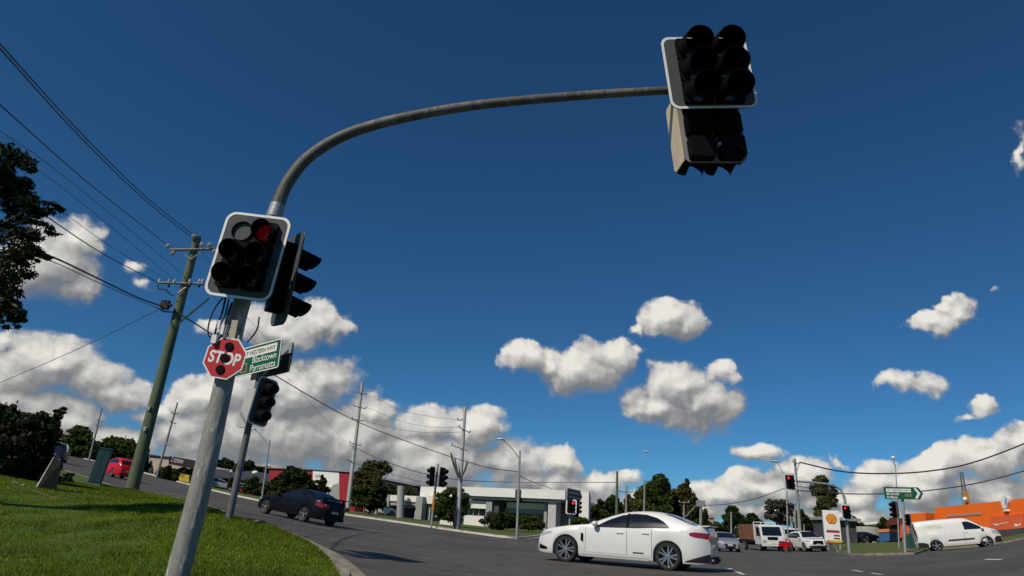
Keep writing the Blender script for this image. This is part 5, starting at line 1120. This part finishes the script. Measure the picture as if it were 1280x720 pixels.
# dark overhanging tree on the left: real trunk just outside the view
B = base(-190, 12.5, .14); dt = thing('tree', 'dark pine like tree leaning in from the left edge, tufts against the cloud', 'tree', B)
bl = []
for (x, y, rx, ry, dy) in ((10, 205, 32, 26, 0), (22, 240, 30, 20, .3), (-20, 250, 55, 50, .3), (40, 258, 24, 15, .1), (62, 262, 17, 9, .2), (45, 288, 24, 14, 0), (8, 300, 40, 30, .4), (10, 340, 30, 22, .1), (35, 318, 22, 14, 0), (48, 322, 14, 9, .2), (0, 375, 26, 30, .2), (16, 388, 18, 16, 0), (26, 392, 10, 12, 0), (-55, 330, 60, 80, .5), (-60, 220, 50, 50, .5), (12, 404, 12, 10, .1)):
    c = P(x, y, 12 + dy); k = (c - CAM) @ FW / F; bl.append((c, (rx * k, rx * k, ry * k)))
leaves('crown', bl, 24000, .052, LF_PINE, dt, asp=.30, droop=.4, clump=.27, seed=3)
mb = MB(); F0 = P(-110, 330, 12.3); top = P(-90, 150, 12.5); mb.tube(crv([B - np.array([0, 0, .3]), (B + F0) / 2, F0, top], 5), list(np.linspace(.30, .10, 16)), 10)
for c, r in bl:
    if c[0] > -12: mb.tube(crv([F0 + (top - F0) * random.random() * .7, (F0 + c) / 2 + np.array([0, 0, .15]), c + np.array([.1, 0, .05])], 4), list(np.linspace(.06, .012, 9)), 6)
mb.build('trunk', BARK, dt, True, world=True)
tree('big dark bush mass at the left edge above the stone block', 22, 20, [(-5, 530, 26, 26), (0, 575, 48, 38), (30, 560, 36, 34), (48, 585, 22, 22), (20, 600, 40, 16), (40, 540, 26, 18), (-20, 560, 50, 50), (66, 592, 14, 16, 2), (80, 600, 14, 8, 3)], 30000, .065, LF_PINE, tr=.2, name='shrub', cat='shrub', h=.14, clump=.32)
tree('dark spreading tree behind the left bush with a thin broken top', 48, 34, [(28, 532, 26, 18), (48, 530, 20, 15), (60, 545, 14, 14), (68, 530, 7, 8), (76, 514, 7, 4), (72, 520, 5, 6), (15, 545, 24, 18)], 12000, .10, LF_PINE, h=.14, tr=.16)
tree('round topped tree on the hill left of the verge pole', 99, 140, [(99, 541, 15, 9), (90, 552, 12, 9), (106, 551, 13, 10), (98, 562, 20, 8)], 5000, .30, LF_MID, clump=.34)
tree('low hedge like tree between the cabinet and the red hatchback', 126, 120, [(118, 562, 9, 10), (133, 561, 12, 9), (125, 568, 14, 7)], 3500, .28, LF_DARK)
tree('wide tree behind the red hatchback', 146, 125, [(135, 556, 9, 8), (148, 555, 12, 8), (160, 558, 14, 10), (140, 549, 6, 4), (150, 566, 22, 8)], 5000, .28, LF_MID)
tree('dark tree between the green pole and the cream building', 176, 112, [(172, 563, 10, 9), (181, 572, 6, 14), (177, 585, 9, 10), (168, 576, 8, 12)], 4000, .25, LF_DARK)
tree('dark dense bush before the cream building beside its grey power pole', 208, 99, [(209, 590, 9, 9), (216, 595, 8, 8), (202, 593, 7, 8)], 4500, .2, LF_DARK, name='shrub', cat='shrub', tr=.08)
tree('small shrub above the yellow roadside board', 234, 112, [(228, 588, 6, 4), (236, 589, 7, 4), (243, 596, 5, 9)], 2000, .2, LF_DARK, name='shrub', cat='shrub', tr=.06)
tree('treetops over the dark steel roof, left clump', 278, 150, [(272, 582, 11, 7), (284, 580, 9, 6), (279, 577, 5, 4)], 3000, .34, LF_DARK)
tree('treetops over the dark steel roof, middle clump behind the slim post', 307, 150, [(303, 585, 10, 9), (311, 582, 7, 6), (298, 588, 8, 6)], 3000, .34, LF_DARK)
tree('treetops over the dark steel roof, right clump beside the street lamp', 328, 150, [(324, 588, 9, 5), (334, 588, 7, 6)], 2500, .34, LF_DARK)
tree('rounded green bush before the low dark roofed building', 316, 106, [(316, 605, 10, 9), (322, 610, 8, 8), (310, 611, 7, 7)], 3000, .2, LF_MID, name='shrub', cat='shrub', tr=.06)
tree('small green bush under the pale awning', 291, 110, [(289, 603, 5, 7), (294, 608, 5, 6)], 1500, .2, LF_MID, name='shrub', cat='shrub', tr=.06)
tree('yellowish bush at the foot of the lamp before the red wall', 336, 84, [(337, 612, 9, 10), (345, 608, 9, 10), (350, 615, 10, 8)], 4000, .16, LF_OLIVE, name='shrub', cat='shrub', tr=.07)
tree('large dark bushy tree before the red warehouse wall', 366, 82, [(352, 601, 12, 9), (366, 594, 14, 11), (377, 598, 11, 11), (362, 609, 22, 10), (385, 606, 9, 10)], 8000, .20, LF_DARK, tr=.14)
tree('small conifer shaped shrub before the white warehouse wall', 401, 84, [(404, 598, 3, 4), (402, 604, 7, 6), (400, 612, 11, 6)], 3000, .15, LF_DARK, name='shrub', cat='shrub', tr=.06)
tree('tall gum tree with an open rounded crown right of the pale power pole', 470, 92, [(465, 582, 14, 7), (478, 583, 10, 8), (456, 587, 9, 7), (486, 588, 6, 6), (468, 590, 16, 6)], 3300, .20, LF_OLIVE, bark=BARKP, tr=.2, clump=.25)
tree('brownish dense tree under the open gum crown', 455, 86, [(452, 600, 12, 12), (466, 600, 13, 10), (445, 610, 8, 10)], 5500, .20, LF_BROWN, tr=.12)
tree('broad dark green bush at the feet of the gum tree', 462, 80, [(455, 618, 16, 14), (470, 615, 13, 14), (462, 628, 20, 9), (446, 624, 8, 10)], 8000, .18, LF_DARK, name='shrub', cat='shrub', tr=.08)
tree('small tree between the gum and the round column', 487, 114, [(486, 611, 8, 6), (490, 619, 9, 5)], 2200, .2, LF_MID, tr=.07)
tree('shrub right of the round column beneath the maroon roofline', 510, 104, [(510, 613, 6, 5), (515, 617, 6, 4)], 1500, .2, LF_MID, tr=.06, name='shrub', cat='shrub')
tree('round dense green tree behind the forked power pole', 568, 70, [(566, 620, 18, 11), (556, 630, 13, 13), (576, 630, 13, 13), (566, 641, 19, 11), (550, 640, 8, 10)], 10000, .17, LF_MID, tr=.14, clump=.26)
tree('dark shrub left of the far verge street lamp', 627, 72, [(628, 650, 11, 11), (620, 655, 8, 9), (637, 652, 9, 10)], 5000, .14, LF_DARK, name='shrub', cat='shrub', tr=.05)
tree('green shrub right of the far verge street lamp', 660, 72, [(655, 652, 9, 8), (667, 652, 9, 8), (675, 655, 6, 7), (660, 657, 16, 5)], 5000, .14, LF_MID, name='shrub', cat='shrub', tr=.05)
tree('small greyish shrub before the grey columns', 611, 76, [(612, 644, 4, 5), (609, 650, 5, 5), (603, 652, 4, 3)], 1500, .12, LF_GREY, name='shrub', cat='shrub', tr=.04)
tree('tuft of shrubbery under the red traffic light by the white end wall', 718, 74, [(714, 654, 7, 5), (723, 652, 6, 5), (732, 653, 5, 5)], 2500, .14, LF_MID, name='shrub', cat='shrub', tr=.05)
tree('dark broad tree right of the white end wall', 752, 98, [(745, 642, 11, 12), (756, 638, 12, 14), (768, 634, 10, 14), (752, 652, 18, 10)], 7000, .25, LF_DARK, tr=.16)
tree('olive tree between the pale pole and the tall conifers', 783, 98, [(780, 642, 10, 14), (790, 640, 9, 16), (786, 628, 7, 8), (778, 655, 12, 8)], 5500, .24, LF_BROWN, tr=.14)
tree('tallest dark conifer behind the roof of the white sedan', 822, 92, [(826, 599, 6, 6), (822, 609, 15, 13), (811, 620, 16, 17), (828, 624, 13, 20), (818, 640, 27, 20), (806, 642, 13, 18)], 22000, .20, LF_MID, tr=.2, clump=.30)
tree('second dark conifer with a twin top behind the white sedan', 853, 95, [(858, 606, 6, 7), (850, 613, 11, 11), (855, 622, 13, 16), (845, 631, 14, 18), (852, 646, 25, 16)], 17000, .20, LF_BROWN, tr=.2, clump=.30)
tree('third lower conifer sloping down behind the boot', 870, 92, [(870, 627, 4, 5), (869, 640, 8, 12), (878, 646, 7, 12), (868, 655, 14, 10), (884, 658, 7, 7)], 7000, .19, LF_DARK, tr=.16, clump=.26)
tree('round dark tree above the silver hatchback', 917, 105, [(917, 641, 8, 8), (914, 650, 10, 10), (924, 652, 8, 9)], 4500, .24, LF_DARK, tr=.14)
tree('low tree line left of the silver hatchback', 897, 120, [(890, 661, 8, 6), (902, 658, 9, 7), (908, 663, 8, 6)], 3000, .28, LF_MID, tr=.1)
tree('small dark tree rising behind the timber truck sides', 940, 125, [(940, 646, 5, 5), (936, 654, 8, 7), (946, 655, 7, 7)], 2500, .3, LF_DARK, tr=.12)
tree('greyish bare looking gum behind the truck cab', 972, 105, [(964, 632, 9, 8), (976, 630, 10, 7), (986, 636, 8, 9), (968, 644, 13, 8), (980, 648, 10, 9)], 4200, .20, LF_GREY, bark=BARK, tr=.22, clump=.30)
tree('dark tree beside the tall timber pole behind the SUV', 1002, 98, [(1001, 648, 6, 12), (1007, 655, 6, 10), (997, 660, 8, 8)], 4000, .2, LF_DARK, tr=.12)
tree('tall narrow gum tree behind the fuel price sign', 1030, 92, [(1027, 601, 9, 6), (1024, 611, 10, 10), (1036, 614, 9, 10), (1030, 626, 11, 9), (1041, 627, 5, 8), (1027, 640, 8, 10), (1032, 650, 7, 9)], 10000, .19, LF_OLIVE, bark=BARKP, tr=.2, clump=.30)
tree('dark tree between the SUV and the fuel price sign', 1016, 115, [(1016, 656, 6, 8), (1020, 662, 6, 7), (1011, 664, 6, 6)], 2500, .26, LF_DARK, tr=.12)
tree('small dark tree behind the low red light pole', 1064, 104, [(1064, 651, 7, 6), (1069, 662, 6, 8), (1076, 660, 6, 6)], 3000, .24, LF_DARK, tr=.1)
tree('pointed dark tree left of the blue container', 1103, 108, [(1104, 651, 3, 4), (1102, 660, 6, 7), (1096, 664, 5, 6)], 2500, .22, LF_DARK, tr=.1)
tree('brownish tree behind the shed at the orange store', 1116, 112, [(1115, 655, 7, 7), (1110, 660, 6, 6)], 2200, .25, LF_BROWN, tr=.1)
# garden clutter under the left bush
for (x, y, w) in ((17, 601, .05), (28, 603, .04), (35, 606, .03)):
    p = G(x, y + 5, .14); mb = MB(); mb.ball(p + np.array([0, 0, w * .6]), (w * 1.5, w, w * .8), 7, 5); mb.v = [(a + random.uniform(-.03, .03), b + random.uniform(-.03, .03), c + random.uniform(-.02, .02)) for a, b, c in mb.v]
    tag(mb.build('rock', mat('pale_rock', (.22, .20, .18), .9, var=.3, scale=9, bump=.5)), 'pale rough garden rock on the mulch under the dark bush', 'rock', 'rocks under the dark bush')
# far hills
def hills():
    xs = np.linspace(-2600, 5200, 90); mb = MB(); g = np.random.default_rng(5); ph = g.uniform(0, 6, 6); N = len(xs)
    for i, x in enumerate(xs):
        u = (x - 300) / 1000.; h = 45 + 95 * math.exp(-((x - 260) / 420.) ** 2) + 22 * sum(math.sin(u * k * 1.7 + ph[k]) / k for k in range(1, 6))
        for (y, z) in ((2300, -30), (2700, h * .6), (3100, h), (3900, -30)): mb.v.append((x, y, max(z, -30)))
    for i in range(N - 1):
        for j in range(3): mb.f.append((i * 4 + j, (i + 1) * 4 + j, (i + 1) * 4 + j + 1, i * 4 + j + 1)); mb.mi.append(0)
    tag(mb.build('hills', mat('far_hill_scrub', (.05, .075, .085), .9, var=.25, scale=.01), None, True), kind='structure')
hills()
# continuous scrub along the horizon behind the buildings
sb_ = []
for i in range(70):
    x = random.uniform(-60, 1400); Y = random.uniform(165, 260); c = base(x, Y); sb_.append((c + np.array([0, 0, 1.2]), (random.uniform(5, 10), 4, random.uniform(1.6, 3.4))))
o = leaves('distant_woods', sb_, 26000, .5, LF_DARK, None, clump=.35, seed=77); tag(o, 'dark line of distant woodland along the horizon', 'woods', kind='stuff')

# ------------------------------------------------------------------ sky, clouds, sun
SUN_AZ = math.atan2(-.69, -.72); SUN_EL = rad(45)
S_ = Vector((math.sin(SUN_AZ) * math.cos(SUN_EL), math.cos(SUN_AZ) * math.cos(SUN_EL), math.sin(SUN_EL)))
sl = bpy.data.lights.new('sun', 'SUN'); sl.energy = 5.0; sl.angle = rad(.53); sl.color = (1, .91, .77); so = bpy.data.objects.new('sun', sl); COL.objects.link(so); so.rotation_euler = S_.to_track_quat('Z', 'Y').to_euler(); so.location = (-20, -12, 30)
CLOUDS = [  # pixel x, y, radius x, y, weight  (seen from the camera; stored as compass bearing and elevation)
 (60, 325, 62, 58, 1.1), (100, 300, 32, 40, 1), (25, 345, 55, 45, 1), (172, 332, 24, 18, .62), (190, 352, 24, 10, .5), (95, 355, 40, 30, .8),
 (60, 450, 85, 42, 1.15), (15, 470, 60, 50, 1), (115, 475, 55, 40, 1), (150, 495, 50, 30, .9), (60, 525, 95, 40, 1.1), (175, 482, 34, 24, .7), (0, 420, 40, 22, .9),
 (250, 500, 55, 32, 1.1), (235, 550, 60, 45, 1), (290, 492, 50, 36, 1), (365, 485, 80, 45, 1.2), (410, 470, 50, 36, 1), (345, 412, 70, 30, .95), (400, 398, 42, 28, 1), (420, 408, 24, 20, .9), (270, 408, 40, 16, .75),
 (465, 510, 44, 24, 1), (440, 545, 85, 52, 1.2), (375, 540, 95, 55, 1.1), (300, 540, 90, 50, 1.1), (540, 530, 55, 30, 1.1), (590, 535, 50, 36, 1.1), (540, 580, 100, 45, 1.2), (630, 580, 70, 38, 1.05),
 (695, 578, 40, 32, 1.15), (745, 605, 46, 22, 1), (715, 610, 66, 24, 1), (780, 600, 36, 14, .7), (800, 625, 60, 16, .8),
 (655, 448, 30, 25, 1.15), (722, 462, 60, 34, 1.25), (765, 440, 44, 26, 1.05), (690, 458, 40, 26, 1.05), (800, 437, 18, 10, .7),
 (836, 396, 38, 28, 1.2), (855, 405, 28, 26, 1), (806, 412, 18, 11, .75),
 (850, 485, 50, 38, 1.15), (880, 508, 52, 34, 1.2), (825, 512, 58, 30, 1.1), (902, 470, 22, 20, .85), (800, 500, 34, 25, .9),
 (945, 562, 34, 15, 1.05), (1165, 402, 50, 20, 1.05), (1192, 387, 27, 18, 1.05), (1132, 476, 38, 15, .72), (1158, 477, 24, 16, .75), (1222, 506, 32, 18, 1), (1200, 518, 24, 9, .7),
 (1242, 368, 22, 13, .42), (1274, 190, 14, 40, .6), (1040, 575, 16, 10, .7),
 (1180, 585, 45, 36, 1.2), (1235, 575, 55, 34, 1.15), (1275, 555, 40, 30, 1.1), (1150, 610, 70, 34, 1.2), (1070, 592, 30, 16, .85), (1100, 600, 55, 26, 1.1), (1250, 620, 80, 34, 1.2), (955, 605, 75, 26, 1.2), (1000, 592, 46, 26, 1.15), (900, 620, 60, 20, 1), (1050, 620, 70, 24, 1.1), (1330, 600, 60, 60, 1),
 (40, 575, 90, 30, 1.1), (140, 560, 70, 34, 1.1), (230, 590, 80, 30, 1.1), (330, 595, 90, 28, 1.1), (430, 605, 90, 26, 1.1), (520, 615, 90, 24, 1.05), (610, 622, 80, 22, 1), (700, 632, 80, 18, 1), (780, 638, 70, 15, .9), (870, 640, 70, 16, .95), (960, 640, 80, 18, 1.05), (1060, 648, 90, 20, 1.05), (1170, 650, 90, 24, 1.1), (1270, 650, 80, 30, 1.1),
 (200, 520, 40, 24, .9), (330, 450, 40, 20, .85), (480, 560, 40, 30, 1), (20, 510, 50, 34, 1), (660, 605, 40, 24, .95)]
def azel(px, py):
    d = ray(px, py); d = d / np.linalg.norm(d); return math.atan2(d[0], d[1]), math.asin(d[2])
w = bpy.data.worlds.new('World'); SC.world = w; w.use_nodes = True; nt = w.node_tree; nd, lk = nt.nodes, nt.links
bg = nd['Background']; bg.inputs['Strength'].default_value = .092
sky = nd.new('ShaderNodeTexSky'); sky.sky_type = 'NISHITA'; sky.sun_disc = False; sky.sun_elevation = SUN_EL; sky.sun_rotation = SUN_AZ % (2 * math.pi); sky.altitude = 2500; sky.air_density = 1.0; sky.dust_density = .05; sky.ozone_density = 2.5
def M_(op, a, b=None, c=None, clampit=False):
    n = nd.new('ShaderNodeMath'); n.operation = op; n.use_clamp = clampit
    for s, v in zip(n.inputs, (a, b, c)):
        if v is None: continue
        if isinstance(v, (int, float)): s.default_value = v
        else: lk.new(v, s)
    return n.outputs[0]
tc = nd.new('ShaderNodeTexCoord'); sx = nd.new('ShaderNodeSeparateXYZ'); lk.new(tc.outputs['Generated'], sx.inputs[0])
az = M_('ARCTAN2', sx.outputs['X'], sx.outputs['Y']); el = M_('ARCSINE', sx.outputs['Z'])
cb_ = nd.new('ShaderNodeCombineXYZ'); lk.new(az, cb_.inputs[0]); lk.new(el, cb_.inputs[1]); ANG = cb_.outputs[0]
def build_field():
    g = bpy.data.node_groups.new('cloud_field', 'ShaderNodeTree'); g.interface.new_socket('Angle', in_out='INPUT', socket_type='NodeSocketVector'); g.interface.new_socket('Field', in_out='OUTPUT', socket_type='NodeSocketFloat'); g.interface.new_socket('Core', in_out='OUTPUT', socket_type='NodeSocketFloat')
    n, l = g.nodes, g.links; gi = n.new('NodeGroupInput'); go = n.new('NodeGroupOutput')
    # billowing edge: the lookup is displaced by noise before the cloud shapes are read
    def nz(scale, det, rough):
        q = n.new('ShaderNodeTexNoise'); q.inputs['Scale'].default_value = scale; q.inputs['Detail'].default_value = det; q.inputs['Roughness'].default_value = rough; l.new(gi.outputs[0], q.inputs['Vector']); return q
    a = nz(16, 5, .55); vs = n.new('ShaderNodeVectorMath'); vs.operation = 'SUBTRACT'; l.new(a.outputs['Color'], vs.inputs[0]); vs.inputs[1].default_value = (.5, .5, .5)
    v2 = n.new('ShaderNodeVectorMath'); v2.operation = 'MULTIPLY_ADD'; l.new(vs.outputs[0], v2.inputs[0]); v2.inputs[1].default_value = (.075, .06, 0); l.new(gi.outputs[0], v2.inputs[2]); vec = v2.outputs[0]
    cur = None
    for (px, py, rx, ry, wt) in CLOUDS:
        a0, e0 = azel(px, py); ax, _ = azel(px + rx, py); _, ey = azel(px, py - ry)
        mp = n.new('ShaderNodeMapping'); mp.vector_type = 'TEXTURE'; mp.inputs['Location'].default_value = (a0, e0, 0); mp.inputs['Scale'].default_value = (abs(ax - a0) * 1.28, abs(ey - e0) * 1.28, 1); l.new(vec, mp.inputs['Vector'])
        gr = n.new('ShaderNodeTexGradient'); gr.gradient_type = 'SPHERICAL'; l.new(mp.outputs[0], gr.inputs[0])
        m = n.new('ShaderNodeMath'); m.operation = 'MULTIPLY'; l.new(gr.outputs['Fac'], m.inputs[0]); m.inputs[1].default_value = wt
        if cur is None: cur = m.outputs[0]
        else:
            q = n.new('ShaderNodeMath'); q.operation = 'SMOOTH_MAX'; q.inputs[2].default_value = .12; l.new(cur, q.inputs[0]); l.new(m.outputs[0], q.inputs[1]); cur = q.outputs[0]
    # cauliflower heads: rounded cells at two sizes, then fine ragged noise
    b = nz(30, 8, .62)
    def puff(scale, amt, src):
        vo = n.new('ShaderNodeTexVoronoi'); vo.feature = 'SMOOTH_F1'; vo.inputs['Scale'].default_value = scale; vo.inputs['Smoothness'].default_value = .35; l.new(vec, vo.inputs['Vector'])
        q = n.new('ShaderNodeMath'); q.operation = 'MULTIPLY_ADD'; l.new(vo.outputs['Distance'], q.inputs[0]); q.inputs[1].default_value = -amt; l.new(src, q.inputs[2]); return q.outputs[0]
    m1 = n.new('ShaderNodeMath'); m1.operation = 'MULTIPLY_ADD'; l.new(b.outputs['Fac'], m1.inputs[0]); m1.inputs[1].default_value = .50; l.new(cur, m1.inputs[2])
    m2 = n.new('ShaderNodeMath'); m2.operation = 'ADD'; l.new(puff(62, .14, puff(24, .26, m1.outputs[0])), m2.inputs[0]); m2.inputs[1].default_value = .11
    gt = n.new('ShaderNodeMapRange'); gt.inputs['From Min'].default_value = .0; gt.inputs['From Max'].default_value = .16; l.new(cur, gt.inputs['Value']); m3 = n.new('ShaderNodeMath'); m3.operation = 'MULTIPLY'; l.new(m2.outputs[0], m3.inputs[0]); l.new(gt.outputs[0], m3.inputs[1])
    l.new(m3.outputs[0], go.inputs[0]); l.new(cur, go.inputs[1]); return g
FG = build_field()
def field(vec):
    n = nd.new('ShaderNodeGroup'); n.node_tree = FG; lk.new(vec, n.inputs[0]); return n
def offs(dx, dy):
    v = nd.new('ShaderNodeVectorMath'); v.operation = 'ADD'; lk.new(ANG, v.inputs[0]); v.inputs[1].default_value = (dx, dy, 0); return v.outputs[0]
f0 = field(ANG); f1 = field(offs(-.006, .009)); f2 = field(offs(-.018, .036))
# cloud brightness: facing the sun where the cloud thins towards it, grey where more cloud lies between
g1 = M_('SUBTRACT', f0.outputs[0], f1.outputs[0]); g2 = M_('SUBTRACT', f0.outputs[0], f2.outputs[0])
lit = M_('ADD', M_('MULTIPLY', g1, .95), M_('ADD', M_('MULTIPLY', g2, .54), .29), None, True)
wid = M_('MULTIPLY_ADD', lit, -.26, .36)
alpha = M_('DIVIDE', M_('SUBTRACT', f0.outputs[0], .38), wid, None, True); fd = nd.new('ShaderNodeMapRange'); fd.inputs['From Min'].default_value = .08; fd.inputs['From Max'].default_value = .46; fd.inputs['To Min'].default_value = .10; lk.new(f0.outputs[1], fd.inputs['Value']); alpha = M_('MULTIPLY', M_('POWER', alpha, 1.15), fd.outputs[0])
cr = nd.new('ShaderNodeValToRGB'); cr.color_ramp.elements[0].position = .0; cr.color_ramp.elements[1].position = 1.; lk.new(lit, cr.inputs['Fac'])
cr.color_ramp.elements[0].color = (2.9, 3.05, 3.25, 1); cr.color_ramp.elements[1].color = (12.2, 11.8, 11.0, 1)
for p_, c_ in ((.30, (4.7, 4.75, 4.8)), (.60, (8.0, 7.85, 7.5))): e = cr.color_ramp.elements.new(p_); e.color = c_ + (1,)
tint = nd.new('ShaderNodeMix'); tint.data_type = 'RGBA'; tint.blend_type = 'MULTIPLY'; tint.inputs['Factor'].default_value = 1; lk.new(sky.outputs[0], tint.inputs['A']); tint.inputs['B'].default_value = (.325, .76, 1.02, 1)
mx = nd.new('ShaderNodeMix'); mx.data_type = 'RGBA'; lk.new(alpha, mx.inputs['Factor']); lk.new(tint.outputs['Result'], mx.inputs['A']); lk.new(cr.outputs['Color'], mx.inputs['B']); lk.new(mx.outputs['Result'], bg.inputs['Color'])
w.cycles.sampling_method = 'MANUAL'; w.cycles.sample_map_resolution = 1024

# ------------------------------------------------------------------ camera and render settings
cd = bpy.data.cameras.new('camera'); cd.sensor_width = 36; cd.lens = 36 * F / 1280; cd.clip_start = .05; cd.clip_end = 12000
co = bpy.data.objects.new('camera', cd); COL.objects.link(co)
co.matrix_world = Matrix(((RT[0], UP[0], -FW[0], CAM[0]), (RT[1], UP[1], -FW[1], CAM[1]), (RT[2], UP[2], -FW[2], CAM[2]), (0, 0, 0, 1))); SC.camera = co
SC.view_settings.view_transform = 'Standard'; SC.view_settings.look = 'None'; SC.view_settings.gamma = 1; SC.view_settings.exposure = -.47
SC.cycles.use_denoising = True; SC.cycles.max_bounces = 6; SC.cycles.transparent_max_bounces = 6
try: SC.cycles.denoiser = 'OPENIMAGEDENOISE'
except Exception: pass
